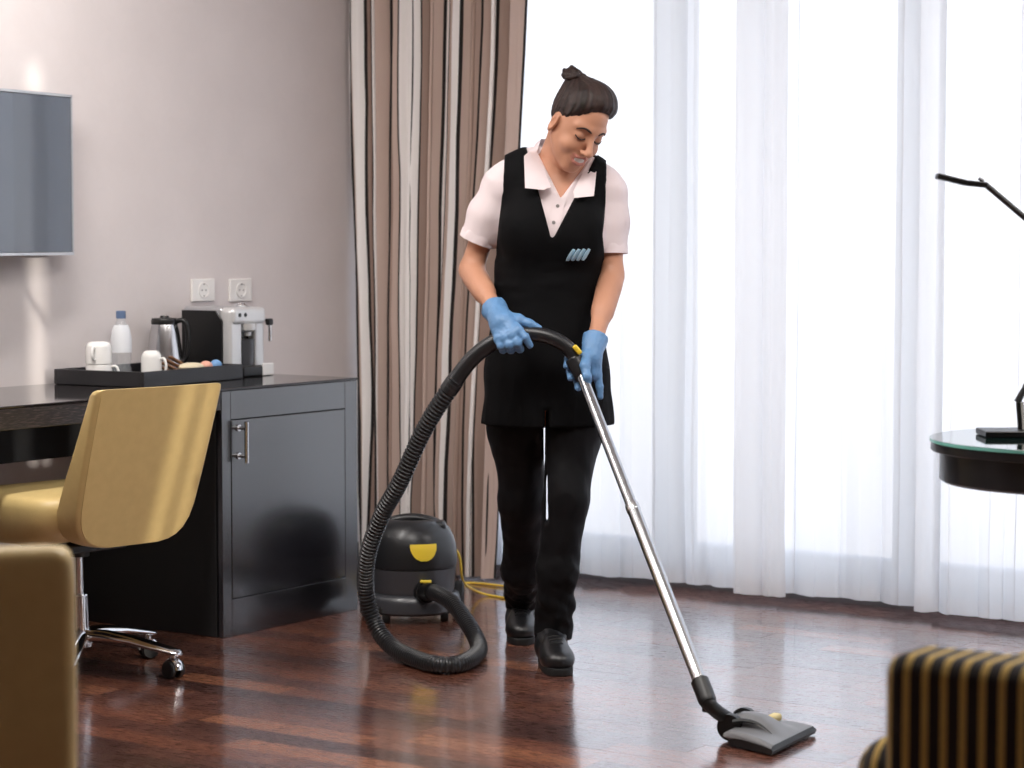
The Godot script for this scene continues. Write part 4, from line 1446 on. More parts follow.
func build_vacuum() -> void:
	var fh := Vector3(fwd.x, 0, fwd.z).normalized()
	var base := on_y(410, 625) + fh * 0.145
	var o := thing("vacuum_cleaner", "grey canister vacuum cleaner with yellow latch, ribbed hose and steel wand", "vacuum cleaner", base, YAW)
	var inv := o.transform.affine_inverse()
	# canister
	var b := MB.new()
	b.lathe([Vector2(0, 0.085), Vector2(0.132, 0.085), Vector2(0.136, 0.10), Vector2(0.139, 0.165), Vector2(0.136, 0.168), Vector2(0, 0.168)], 56)
	var can := obj("bucket", b, M.vac_grey, o, "grey plastic bucket")
	b = MB.new()
	b.lathe([Vector2(0, 0.022), Vector2(0.118, 0.022), Vector2(0.148, 0.026), Vector2(0.156, 0.034), Vector2(0.155, 0.062), Vector2(0.149, 0.08), Vector2(0.137, 0.088), Vector2(0, 0.088)], 56)
	obj("chassis", b, M.vac_grey, o)
	var prof := [Vector2(0, 0.169), Vector2(0.141, 0.169), Vector2(0.1425, 0.174), Vector2(0.1425, 0.205), Vector2(0.139, 0.235), Vector2(0.131, 0.262), Vector2(0.118, 0.286), Vector2(0.100, 0.303), Vector2(0.082, 0.314), Vector2(0.07, 0.316), Vector2(0.062, 0.304), Vector2(0, 0.302)]
	b = MB.new()
	b.lathe(prof, 56)
	var lid := obj("lid", b, M.vac_dark, o, "dark grey motor lid")
	var lid_r := func(y: float) -> float:
		for i in range(2, prof.size() - 1):
			if y <= prof[i + 1].y: return lerpf(prof[i].x, prof[i + 1].x, clampf((y - prof[i].y) / (prof[i + 1].y - prof[i].y), 0.0, 1.0))
		return 0.07
	# carrying handle across the top, with its raised ends
	b = MB.new()
	var arch := smooth([Vector3(-0.082, 0.290, 0.01), Vector3(-0.06, 0.308, 0.012), Vector3(0.0, 0.318, 0.014), Vector3(0.06, 0.308, 0.012), Vector3(0.082, 0.290, 0.01)], 6)
	b.tube(arch, 0.019, 16, true, 0.8)
	for s in [-1, 1]: b.rbox(Vector3(s * 0.084, 0.293, 0.02), Vector3(0.05, 0.035, 0.07), 0.015, 4)
	obj("carry_handle", b, M.vac_dark, lid)
	# yellow half-round latch
	var ca := inv * wr(427, 543.5, 7.04)
	var a0 := atan2(ca.x, ca.z)
	b = MB.new()
	var rows := []
	for i in 9:
		var t := i / 8.0
		var row := PackedVector3Array()
		var half := 0.043 * sqrt(1.0 - t * t * 0.94)
		for j in 13:
			var u := (j - 6) / 6.0 * half
			var y := 0.250 - 0.052 * t
			var rr: float = lid_r.call(y) + 0.006
			var a := a0 + u / 0.14
			row.append(Vector3(sin(a) * rr, y, cos(a) * rr))
		rows.append(row)
	b.sheet(rows, -0.007)
	obj("latch", b, M.yellow, lid, "yellow half-round latch")
	# rear and front wheels
	for q in [[-0.145, -0.02, 0.055], [0.145, -0.05, 0.055]]:
		b = MB.new()
		b.lathe([Vector2(0, -0.018), Vector2(q[2] * 0.8, -0.018), Vector2(q[2], -0.012), Vector2(q[2], 0.012), Vector2(q[2] * 0.8, 0.018), Vector2(0, 0.014)], 28, Transform3D(Basis(Vector3(0, 0, 1), PI / 2.0), Vector3(q[0], q[2], q[1])))
		obj("wheel", b, M.rubber, o)
	for q in [[-0.075, 0.105], [0.105, 0.08]]:
		b = MB.new()
		b.lathe([Vector2(0, -0.012), Vector2(0.022, -0.012), Vector2(0.024, -0.008), Vector2(0.024, 0.008), Vector2(0.022, 0.012), Vector2(0, 0.012)], 20, Transform3D(Basis(Vector3(0, 0, 1), PI / 2.0), Vector3(q[0], 0.024, q[1])))
		b.rbox(Vector3(q[0], 0.042, q[1]), Vector3(0.045, 0.03, 0.05), 0.01, 3)
		obj("caster", b, M.rubber, o)
	# hose socket
	var c0 := inv * wr(424, 592, 7.09)
	var c1 := inv * wr(434, 592, 6.98)
	b = MB.new()
	b.tube([c0 - (c1 - c0).normalized() * 0.03, c0.lerp(c1, 0.35)], [0.036, 0.034], 24)
	b.tube([c0.lerp(c1, 0.3), c0.lerp(c1, 0.9)], [0.029, 0.028], 24)
	var sock := obj("hose_socket", b, M.black_plastic, o)
	b = MB.new()
	b.rbox(c0.lerp(c1, 0.2) + Vector3(0.0, 0.034, 0.01), Vector3(0.035, 0.008, 0.02), 0.003, 3)
	obj("clip", b, M.yellow, sock)
	# hose
	var pts := []
	for q in [[434, 592, 6.98], [451, 602, 6.87], [468, 624, 6.73], [478, 645, 6.61], [477, 658, 6.44], [461, 666.5, 6.29], [438, 668, 6.27], [412, 660, 6.38], [390, 645, 6.49], [374, 622, 6.55], [366, 590, 6.55], [368, 554, 6.50], [382, 515, 6.45], [400, 482, 6.40], [424, 430, 6.35], [448, 391, 6.31]]:
		var w := wr(q[0], q[1], q[2])
		w.y = maxf(w.y, 0.0245)
		pts.append(inv * w)
	var gp := []
	for p in grip_path(): gp.append(inv * body_world(p))
	var line := smooth(pts + [gp[1]], 40)
	var arc := PackedFloat32Array([0.0])
	for i in line.size() - 1: arc.append(arc[i] + line[i].distance_to(line[i + 1]))
	var long: float = arc[arc.size() - 1] - gp[0].distance_to(gp[1]) * 0.6
	var path := []
	var rad := []
	var n := int(long / 0.0028)
	var seg := 0
	for i in n + 1:
		var want := long * i / n
		while seg < arc.size() - 2 and arc[seg + 1] < want: seg += 1
		path.append(line[seg].lerp(line[seg + 1], (want - arc[seg]) / maxf(arc[seg + 1] - arc[seg], 1e-6)))
		rad.append(0.0252 if i % 4 < 2 else 0.0214)
	b = MB.new()
	b.tube(path, rad, 16)
	obj("hose", b, M.hose, o, "ribbed dark grey hose", 30.0)
	# bent handle and its sliding air valve
	b = MB.new()
	var bent := smooth(gp, 6)
	var br := []
	for i in bent.size():
		var t := float(i) / (bent.size() - 1)
		br.append(0.0255 if t < 0.06 else lerpf(0.0225, 0.0195, smoothstep(0.1, 0.9, t)))
	b.tube(bent, br, 20)
	var ge: Vector3 = gp[gp.size() - 1]
	var gd: Vector3 = (gp[gp.size() - 1] - gp[gp.size() - 3]).normalized()
	b.tube([ge - gd * 0.05, ge - gd * 0.045, ge + gd * 0.012, ge + gd * 0.016], [0.0195, 0.0225, 0.0215, 0.019], 20)
	var hand := obj("grip", b, M.vac_dark, o, "curved dark grey handle tube")
	b = MB.new()
	b.rbox(inv * body_world(lp(575, 351, 0.262)) + Vector3(0.006, 0.004, 0.012), Vector3(0.014, 0.03, 0.014), 0.005, 3, Basis(Vector3(0, 0, 1), 0.7))
	obj("air_valve", b, M.yellow, hand)
	# telescopic steel wand
	var w1 := inv * wr(701, 684, 5.47)
	var dirw := (w1 - ge).normalized()
	var long_w := ge.distance_to(w1)
	b = MB.new()
	b.tube([ge, ge + dirw * long_w * 0.47], 0.0150, 24)
	var wand := obj("wand", b, M.wand_steel, o, "polished steel telescopic wand")
	b = MB.new()
	b.tube([ge + dirw * long_w * 0.46, w1], 0.0172, 24)
	obj("lower_tube", b, M.wand_steel, wand)
	b = MB.new()
	b.tube([ge + dirw * long_w * 0.452, ge + dirw * (long_w * 0.452 + 0.003), ge + dirw * (long_w * 0.452 + 0.022), ge + dirw * (long_w * 0.452 + 0.025)], [0.0165, 0.0186, 0.0186, 0.0172], 24)
	obj("collar", b, M.steel, wand)
	# floor nozzle: local frame along its long edge
	var near := on_y(771, 757)
	var right := on_y(815, 735)
	var e1 := (right - near).normalized()
	var e2 := Vector3.UP.cross(e1).normalized()
	if e2.dot(rgt) > 0: e2 = -e2
	var nz := Node3D.new()
	nz.name = "floor_nozzle"
	o.add_child(nz)
	nz.transform = inv * Transform3D(Basis(e1, Vector3.UP, e1.cross(Vector3.UP)), near)
	# z of this frame is e1 x up; the body lies towards e2
	var sg := signf(e1.cross(Vector3.UP).dot(e2))
	var nx := near.distance_to(right)
	var side := func(x: float, y: float, t: float) -> Vector3: return Vector3(x, y, sg * t)
	var taper := func(x: float, t: float) -> float: return nx * 0.52 + (x - nx * 0.52) * (1.0 - 0.36 * clampf(t / 0.13, 0.0, 1.0))
	b = MB.new()   # dark lower rim
	var rings := []
	for i in 13:
		var x := lerpf(0.0, nx, i / 12.0)
		var end := 0.006 if (i == 0 or i == 12) else 0.0
		var ring := PackedVector3Array()
		for e in [[0.0, 0.004], [-0.004, 0.013], [0.0, 0.0235], [0.04, 0.027], [0.09, 0.030], [0.115, 0.028], [0.131, 0.016], [0.127, 0.004]]:
			ring.append(side.call(taper.call(x, e[0]), e[1] - (end if e[1] > 0.02 else 0.0), e[0]))
		rings.append(ring)
	b.loft(rings)
	obj("rim", b, M.black_plastic, nz)
	b = MB.new()   # grey upper shell, rising to the neck
	rings = []
	for i in 33:
		var s := i / 32.0
		var x := lerpf(0.003, nx - 0.003, s)
		var hump := exp(-pow((s - 0.54) / 0.19, 4.0))
		var dip := 0.006 if (i == 0 or i == 32) else 0.0
		var ring := PackedVector3Array()
		for e in [[0.001, 0.0242, 0.0], [0.025, 0.030, 0.10], [0.05, 0.034, 0.45], [0.08, 0.037, 0.85], [0.11, 0.038, 1.0], [0.135, 0.036, 1.0], [0.145, 0.030, 0.9], [0.13, 0.022, 0.2], [0.118, 0.018, 0.0], [0.01, 0.018, 0.0]]:
			ring.append(side.call(taper.call(x, e[0]), e[1] - (dip if e[1] > 0.02 else 0.0) + e[2] * hump * 0.030, e[0]))
		rings.append(ring)
	b.loft(rings)
	obj("shell", b, M.vac_light, nz, "grey plastic nozzle shell", 50.0)
	b = MB.new()   # arched dark seam beside the neck
	b.tube(smooth([side.call(0.100, 0.050, 0.138), side.call(0.100, 0.0555, 0.11), side.call(0.094, 0.052, 0.07), side.call(0.075, 0.0365, 0.03)], 6), [0.011, 0.011, 0.011, 0.0105, 0.010, 0.0095, 0.009, 0.0085, 0.008, 0.0072, 0.0065, 0.0058, 0.005, 0.0042, 0.0035, 0.0028, 0.002, 0.0012, 0.0006], 12, true, 0.6)
	obj("seam_trim", b, M.black_plastic, nz)
	b = MB.new()   # yellow pedal
	b.rbox(side.call(nx * 0.80, 0.042, 0.085), Vector3(0.05, 0.02, 0.026), 0.008, 4)
	obj("pedal", b, M.pedal, nz)
	b = MB.new()   # round swivel with side discs
	var hub: Vector3 = side.call(0.150, 0.034, 0.150)
	b.lathe([Vector2(0, -0.052), Vector2(0.024, -0.052), Vector2(0.0255, -0.050), Vector2(0.027, -0.054), Vector2(0.0315, -0.052), Vector2(0.0325, -0.046), Vector2(0.0325, -0.034), Vector2(0.024, -0.032), Vector2(0.024, 0.032), Vector2(0.0325, 0.034), Vector2(0.0325, 0.046), Vector2(0.0315, 0.052), Vector2(0, 0.052)], 36, Transform3D(Basis(Vector3(0, 0, 1), PI / 2.0), hub))
	obj("swivel", b, M.black_plastic, nz)
	b = MB.new()
	var wi := nz.transform.affine_inverse() * w1
	var wd := (nz.transform.basis.inverse() * dirw).normalized()
	b.tube(smooth([wi - wd * 0.005, wi + wd * 0.055, wi + wd * 0.075 + (hub - wi - wd * 0.075) * 0.35, hub], 5), 0.0175, 20)
	b.tube([wi - wd * 0.012, wi - wd * 0.008, wi + wd * 0.05, wi + wd * 0.06], [0.019, 0.0225, 0.0225, 0.019], 20)
	b.rbox(wi + wd * 0.045 + Vector3(0, -0.018, 0), Vector3(0.018, 0.03, 0.02), 0.005, 3)
	obj("elbow", b, M.black_plastic, nz)
	# yellow mains cord: out behind the canister, over the floor, a loop behind the person's legs
	b = MB.new()
	var cp := []
	for q in [[0.10, 0.19, -0.10], [0.13, 0.21, -0.07], [0.15, 0.18, -0.06]]: cp.append(Vector3(q[0], q[1], q[2]))
	for q in [[463, 581, 0.10], [474, 590, 0.03], [488, 595, 0.005], [514, 599, 0.005], [540, 600, 0.005], [552, 594, 0.005], [535, 589, 0.005], [514, 587.5, 0.005], [490, 584.5, 0.005], [470, 583, 0.005], [452, 585, 0.005], [430, 586, 0.005]]:
		cp.append(inv * on_y(q[0], q[1], q[2]))
	b.tube(smooth(cp, 8), 0.0042, 8)
	obj("power_cord", b, M.cord, o, "yellow power cord")

# ---------------------------------------------------------------- chairs
func stadium(w: float, t: float, y: float, zc: float, bend: float, round_r := 0.02) -> PackedVector3Array:
	var ring := PackedVector3Array()
	var c := minf(round_r, minf(t, w) * 0.499)
	var h := w - c
	for e in [1, -1]:
		for j in 13:
			var x: float = lerpf(-h, h, j / 12.0) * e
			ring.append(Vector3(x, y, zc + e * t * 0.5 + bend * x * x))
		for k in 2:
			var sz: float = e if k == 0 else -e
			for j in range(1, 5):
				var a := PI / 2.0 * (j / 5.0 if k == 0 else 1.0 + j / 5.0)
				var x: float = e * (h + sin(a) * c)
				ring.append(Vector3(x, y, zc + sz * (t * 0.5 - c) + e * cos(a) * c + bend * h * h))
	return ring

func build_office_chair() -> void:
	var at := on_y(80, 673)
	var o := thing("office_chair", "yellow leather swivel chair on a chrome star base at the desk", "chair", at, deg_to_rad(82.0))
	# backrest: a leaning shell that comes down behind the seat
	var b := MB.new()
	var rings := []
	for q in [[0.300, 0.06, 0.012], [0.297, 0.10, 0.04], [0.302, 0.13, 0.062], [0.314, 0.157, 0.080], [0.334, 0.178, 0.092], [0.365, 0.194, 0.100], [0.41, 0.203, 0.100], [0.50, 0.208, 0.086], [0.60, 0.211, 0.066], [0.70, 0.213, 0.050], [0.765, 0.213, 0.042], [0.776, 0.210, 0.036], [0.781, 0.203, 0.026], [0.783, 0.19, 0.010]]:
		var y: float = 0.378 + (q[0] - 0.297) * 0.885
		var t: float = (q[0] - 0.31) / 0.47
		rings.append(stadium(q[1], q[2], y, 0.215 + 0.135 * t - q[2] * 0.5 + 0.03, -0.30))
	b.loft(rings)
	var back := obj("backrest", b, M.leather, o, "", 60.0)
	b = MB.new()   # piping along the rear panel's edge
	var edge := []
	for q in [[0.76, 0.212], [0.6, 0.210], [0.5, 0.207], [0.41, 0.202], [0.365, 0.193], [0.334, 0.176]]:
		var t: float = (q[0] - 0.31) / 0.47
		edge.append(Vector3(-q[1] + 0.014, 0.378 + (q[0] - 0.297) * 0.885, 0.215 + 0.135 * t + 0.029 - 0.3 * pow(q[1] - 0.018, 2.0)))
	b.tube(smooth(edge, 4), 0.0022, 6)
	obj("piping", b, M.leather, back)
	b = MB.new()   # seat shell with cushion
	rings = []
	for q in [[0.335, 0.15, 0.24], [0.328, 0.185, 0.30], [0.336, 0.213, 0.36], [0.36, 0.233, 0.42], [0.40, 0.243, 0.45], [0.435, 0.243, 0.455], [0.455, 0.236, 0.44], [0.465, 0.222, 0.41], [0.468, 0.20, 0.36], [0.469, 0.10, 0.2]]:
		var ring := PackedVector3Array()
		for j in 44:
			var a := TAU * j / 44
			var cx := cos(a)
			var cz := sin(a)
			ring.append(Vector3(signf(cx) * pow(absf(cx), 0.42) * q[1], 0.045 + q[0] + (0.012 * (cz) if q[0] < 0.4 else 0.0), -0.035 + signf(cz) * pow(absf(cz), 0.42) * q[2] * 0.5))
		rings.append(ring)
	b.loft(rings)
	obj("seat", b, M.leather, o, "", 60.0)
	b = MB.new()
	b.box(Vector3(0, 0.358, -0.02), Vector3(0.2, 0.022, 0.22), 0.004)
	b.tube([Vector3(0, 0.325, 0), Vector3(0, 0.365, 0)], 0.03, 20)
	obj("mechanism", b, M.black_plastic, o)
	b = MB.new()   # tilt lever with a knob
	b.tube([Vector3(-0.05, 0.355, -0.06), Vector3(-0.21, 0.345, -0.08)], 0.006, 8)
	b.tube([Vector3(-0.20, 0.345, -0.079), Vector3(-0.25, 0.342, -0.085)], [0.014, 0.015], 12)
	obj("lever", b, M.black_plastic, o)
	b = MB.new()
	b.lathe([Vector2(0, 0.17), Vector2(0.0135, 0.17), Vector2(0.0135, 0.335), Vector2(0, 0.335)], 20)
	var post := obj("gas_lift", b, M.chrome, o)
	b = MB.new()
	b.lathe([Vector2(0, 0.075), Vector2(0.034, 0.075), Vector2(0.036, 0.085), Vector2(0.034, 0.115), Vector2(0.027, 0.12), Vector2(0.0255, 0.215), Vector2(0.023, 0.22), Vector2(0.016, 0.221), Vector2(0, 0.221)], 24)
	obj("sleeve", b, M.chrome, post)
	var first := (on_y(172, 678) - at)
	var a0 := atan2(first.x, first.z) - o.rotation.y
	for k in 5:
		var a := a0 + k * TAU / 5.0
		var d := Vector3(sin(a), 0, cos(a))
		var s := Vector3(cos(a), 0, -sin(a))
		b = MB.new()
		rings = []
		for q in [[0.015, 0.105, 0.028, 0.020], [0.08, 0.106, 0.030, 0.017], [0.16, 0.098, 0.031, 0.013], [0.23, 0.084, 0.030, 0.011], [0.275, 0.074, 0.027, 0.010], [0.295, 0.070, 0.020, 0.009], [0.302, 0.068, 0.008, 0.006]]:
			var ring := PackedVector3Array()
			for j in 16:
				var t := TAU * j / 16
				ring.append(d * q[0] + Vector3(0, q[1], 0) + s * (cos(t) * q[2]) + Vector3(0, sin(t) * q[3], 0))
			rings.append(ring)
		b.loft(rings)
		var arm := obj("base_arm", b, M.chrome, o)
		b = MB.new()
		var cc := d * 0.278
		var ax := (s * 0.9 + d * 0.45).normalized()
		var fr := Basis(ax.cross(Vector3.UP).normalized(), ax, Vector3.UP)
		fr = Basis(fr.x, fr.y, fr.x.cross(fr.y))
		for e in [-1, 1]:
			b.lathe([Vector2(0, -0.008), Vector2(0.022, -0.008), Vector2(0.025, -0.005), Vector2(0.025, 0.005), Vector2(0.022, 0.008), Vector2(0, 0.008)], 20, Transform3D(fr, cc + ax * (0.015 * e) + Vector3(0, 0.025, 0)))
		var cs := obj("caster", b, M.black_plastic, arm)
		b = MB.new()
		b.tube([cc + Vector3(0, 0.045, 0), cc + Vector3(0, 0.066, 0)], 0.009, 10)
		var hood := []
		for j in 9:
			var t := PI * j / 8.0
			hood.append(cc + Vector3(0, 0.025, 0) + fr.x * cos(t) * 0.0265 + Vector3(0, sin(t) * 0.0275, 0))
		b.tube(hood, 0.013, 8, true, 0.45)
		obj("caster_hood", b, M.chrome, cs)

func build_yellow_chair() -> void:
	var fh := Vector3(fwd.x, 0, fwd.z).normalized()
	var far := 3.22
	var right := (75.0 - 512.0) / FOCAL * far
	var turn := YAW + deg_to_rad(13.0)
	var o := thing("yellow_chair", "yellow leather chair with a square padded back, across from the swivel chair", "chair", fh * (far + 0.02) + rgt * (right - 0.318), turn)
	# local +z looks into the room: the rear of the backrest
	var b := MB.new()
	var rings := []
	for q in [[0.40, 0.29, 0.05], [0.41, 0.305, 0.085], [0.50, 0.306, 0.09], [0.70, 0.306, 0.088], [0.728, 0.305, 0.084], [0.741, 0.301, 0.074], [0.749, 0.292, 0.055], [0.752, 0.275, 0.02]]:
		rings.append(stadium(q[1], q[2], q[0], -0.03, 0.0, 0.024))
	b.loft(rings)
	obj("backrest", b, M.leather, o, "", 60.0)
	b = MB.new()
	b.rbox(Vector3(0, 0.40, -0.27), Vector3(0.56, 0.13, 0.50), 0.045, 5)
	obj("seat", b, M.leather, o, "", 50.0)
	for sx in [-1, 1]:
		for sz in [0, 1]:
			b = MB.new()
			b.tube([Vector3(sx * 0.24, 0.0, -0.07 - sz * 0.40), Vector3(sx * 0.23, 0.35, -0.08 - sz * 0.38)], [0.013, 0.02], 12)
			obj("leg", b, M.wood_leg, o)

func stripes_mat(gold: Color, dark: Color, per: float, share: float) -> StandardMaterial3D:
	var im := Image.create(128, 64, false, Image.FORMAT_RGB8)
	var r := RandomNumberGenerator.new()
	r.seed = 77
	for x in 128:
		var u := x / 128.0
		var e := smoothstep(0.0, 0.04, u) * (1.0 - smoothstep(share - 0.04, share, u))
		for y in 64:
			var k := 0.9 + 0.2 * r.randf()
			var c := dark.lerp(gold, e)
			im.set_pixel(x, y, Color(c.r * k, c.g * k, c.b * k))
	var m := mat(Color(1, 1, 1), 0.9)
	tex(m, ImageTexture.create_from_image(im), Vector3(1.0 / per, 6.0, 1.0 / per), true)
	m.rim_enabled = true; m.rim = 0.2
	return m

func build_striped_armchair() -> void:
	var sm := stripes_mat(rgb8(206, 174, 98), rgb8(36, 31, 30), 0.0285, 0.42)
	var sg := stripes_mat(rgb8(188, 160, 86), rgb8(96, 78, 50), 0.022, 0.7)
	var corner := on_y(877, 662, 0.6)
	var o := thing("striped_armchair", "armchair in black and gold striped fabric near the floor nozzle", "armchair", Vector3(corner.x + 0.42, 0, corner.z - 0.36))
	var x0 := -0.42
	for s in [0, 1]:
		var b := MB.new()
		b.rbox(Vector3(x0 + 0.40, 0.345, 0.285 - s * 0.57), Vector3(0.80, 0.53, 0.13), 0.03, 6)
		obj("armrest", b, sm, o, "black and gold striped arm", 50.0)
	var b := MB.new()
	b.rbox(Vector3(x0 + 0.325, 0.265, 0), Vector3(0.89, 0.37, 0.435), 0.06, 6)
	obj("seat_base", b, sm, o, "", 50.0)
	b = MB.new()
	b.rbox(Vector3(x0 + 0.37, 0.487, 0.0), Vector3(0.70, 0.15, 0.43), 0.055, 6)
	obj("seat_cushion", b, sg, o, "gold striped seat cushion", 50.0)
	b = MB.new()
	b.rbox(Vector3(x0 + 0.86, 0.48, 0), Vector3(0.17, 0.78, 0.72), 0.05, 5)
	obj("backrest", b, sm, o, "", 50.0)
	for sx in [0.06, 0.86]:
		for sz in [-0.27, 0.27]:
			b = MB.new()
			b.lathe([Vector2(0, 0), Vector2(0.014, 0), Vector2(0.02, 0.09), Vector2(0, 0.09)], 14, Transform3D(Basis.IDENTITY, Vector3(x0 + sx, 0, sz)))
			obj("leg", b, M.wood_leg, o)

# ---------------------------------------------------------------- round table and lamp
func build_round_table() -> void:
	var edge := on_y(932, 439, 0.75)
	var r := 0.33
	var ctr := edge + rgt * r
	var o := thing("round_table", "black round pedestal table with a glass top before the sheers", "table", Vector3(ctr.x, 0, ctr.z))
	var b := MB.new()
	b.lathe([Vector2(0, 0.742), Vector2(r - 0.001, 0.742), Vector2(r, 0.743), Vector2(r, 0.749), Vector2(r - 0.001, 0.75), Vector2(0, 0.75)], 72)
	var g := obj("glass_top", b, M.table_glass, o, "glass table top")
	b = MB.new()
	b.lathe([Vector2(r - 0.004, 0.7425), Vector2(r + 0.0008, 0.7425), Vector2(r + 0.0008, 0.7495), Vector2(r - 0.004, 0.7495)], 72)
	obj("glass_edge", b, M.glass_edge, g, "greenish glass edge")
	b = MB.new()
	b.lathe([Vector2(0, 0.722), Vector2(r - 0.004, 0.722), Vector2(r - 0.002, 0.724), Vector2(r - 0.002, 0.740), Vector2(r - 0.004, 0.742), Vector2(0, 0.742)], 72)
	obj("top_board", b, M.table_black, o)
	b = MB.new()
	b.lathe([Vector2(0, 0.652), Vector2(r - 0.03, 0.652), Vector2(r - 0.022, 0.658), Vector2(r - 0.022, 0.722), Vector2(0, 0.722)], 72)
	obj("apron", b, M.table_black, o)
	b = MB.new()
	b.lathe([Vector2(0, 0.02), Vector2(0.04, 0.02), Vector2(0.035, 0.1), Vector2(0.03, 0.3), Vector2(0.035, 0.66), Vector2(0, 0.66)], 32)
	obj("pedestal", b, M.table_black, o)
	b = MB.new()
	b.lathe([Vector2(0, 0), Vector2(0.21, 0), Vector2(0.215, 0.006), Vector2(0.2, 0.014), Vector2(0.06, 0.025), Vector2(0, 0.025)], 48)
	obj("foot", b, M.table_black, o)

func build_desk_lamp() -> void:
	var base := on_y(1008, 436, 0.75)
	var far := base.dot(Vector3(fwd.x, 0, fwd.z).normalized())
	var o := thing("desk_lamp", "black jointed desk lamp with a slim head on the round table", "lamp", base, YAW)
	var inv := o.transform.affine_inverse()
	var q := func(px: float, py: float) -> Vector3: return inv * wr(px, py, far)
	var b := MB.new()
	var yb := 0.012
	var poly := PackedVector2Array([Vector2(-0.062, -0.055), Vector2(0.05, -0.055), Vector2(0.062, -0.045), Vector2(0.062, 0.045), Vector2(0.05, 0.055), Vector2(-0.062, 0.055)])
	b.prism(poly, 0.014, Transform3D(Basis(Vector3.RIGHT, PI / 2.0), Vector3(0, 0.008, 0)), 0.002)
	obj("base", b, M.black_plastic, o)
	b = MB.new()
	var p0: Vector3 = q.call(1022, 430)
	var p1: Vector3 = q.call(1018, 402)
	var p2: Vector3 = q.call(1084, 268)
	var p3: Vector3 = q.call(986, 185)
	var p4: Vector3 = q.call(966, 183)
	var p5: Vector3 = q.call(937, 176)
	b.tube([p0 + Vector3(0, -0.004, 0), p1 + Vector3(0.004, 0, 0)], 0.009, 8)
	b.tube([p1 + Vector3(-0.003, 0, 0), p1 + (p2 - p1) * 0.12 + Vector3(0.0, 0, 0)], 0.011, 8, true, 0.6)
	obj("stem", b, M.black_plastic, o)
	b = MB.new()
	b.tube([p1, p2], 0.0095, 10, true, 0.7)
	obj("lower_arm", b, M.black_plastic, o)
	b = MB.new()
	b.tube([p2, p3], 0.0095, 10, true, 0.7)
	b.tube([p2 + Vector3(0, 0, -0.012), p2 + Vector3(0, 0, 0.012)], 0.012, 16)
	obj("upper_arm", b, M.black_plastic, o)
	b = MB.new()
	for s in [[p3, p4], [p4, p5]]:
		var d: Vector3 = s[1] - s[0]
		var bx := d.normalized()
		b.box((s[0] + s[1]) * 0.5, Vector3(d.length() + 0.002, 0.0125, 0.036), 0.002, Basis(bx, Vector3(0, 0, 1).cross(bx), Vector3(0, 0, 1)))
	var head := obj("lamp_head", b, M.black_plastic, o)
	b = MB.new()
	b.tube([p4 + Vector3(0.028, 0.011, 0), p4 + Vector3(0.04, 0.004, 0)], 0.004, 8)
	obj("switch", b, M.steel, head)

# ---------------------------------------------------------------- tray and what stands on it
func tray_spot(px: float, x: float, y := 0.758) -> Vector3:
	var p := on_x(px, 370, x)
	return Vector3(x, y, p.z)

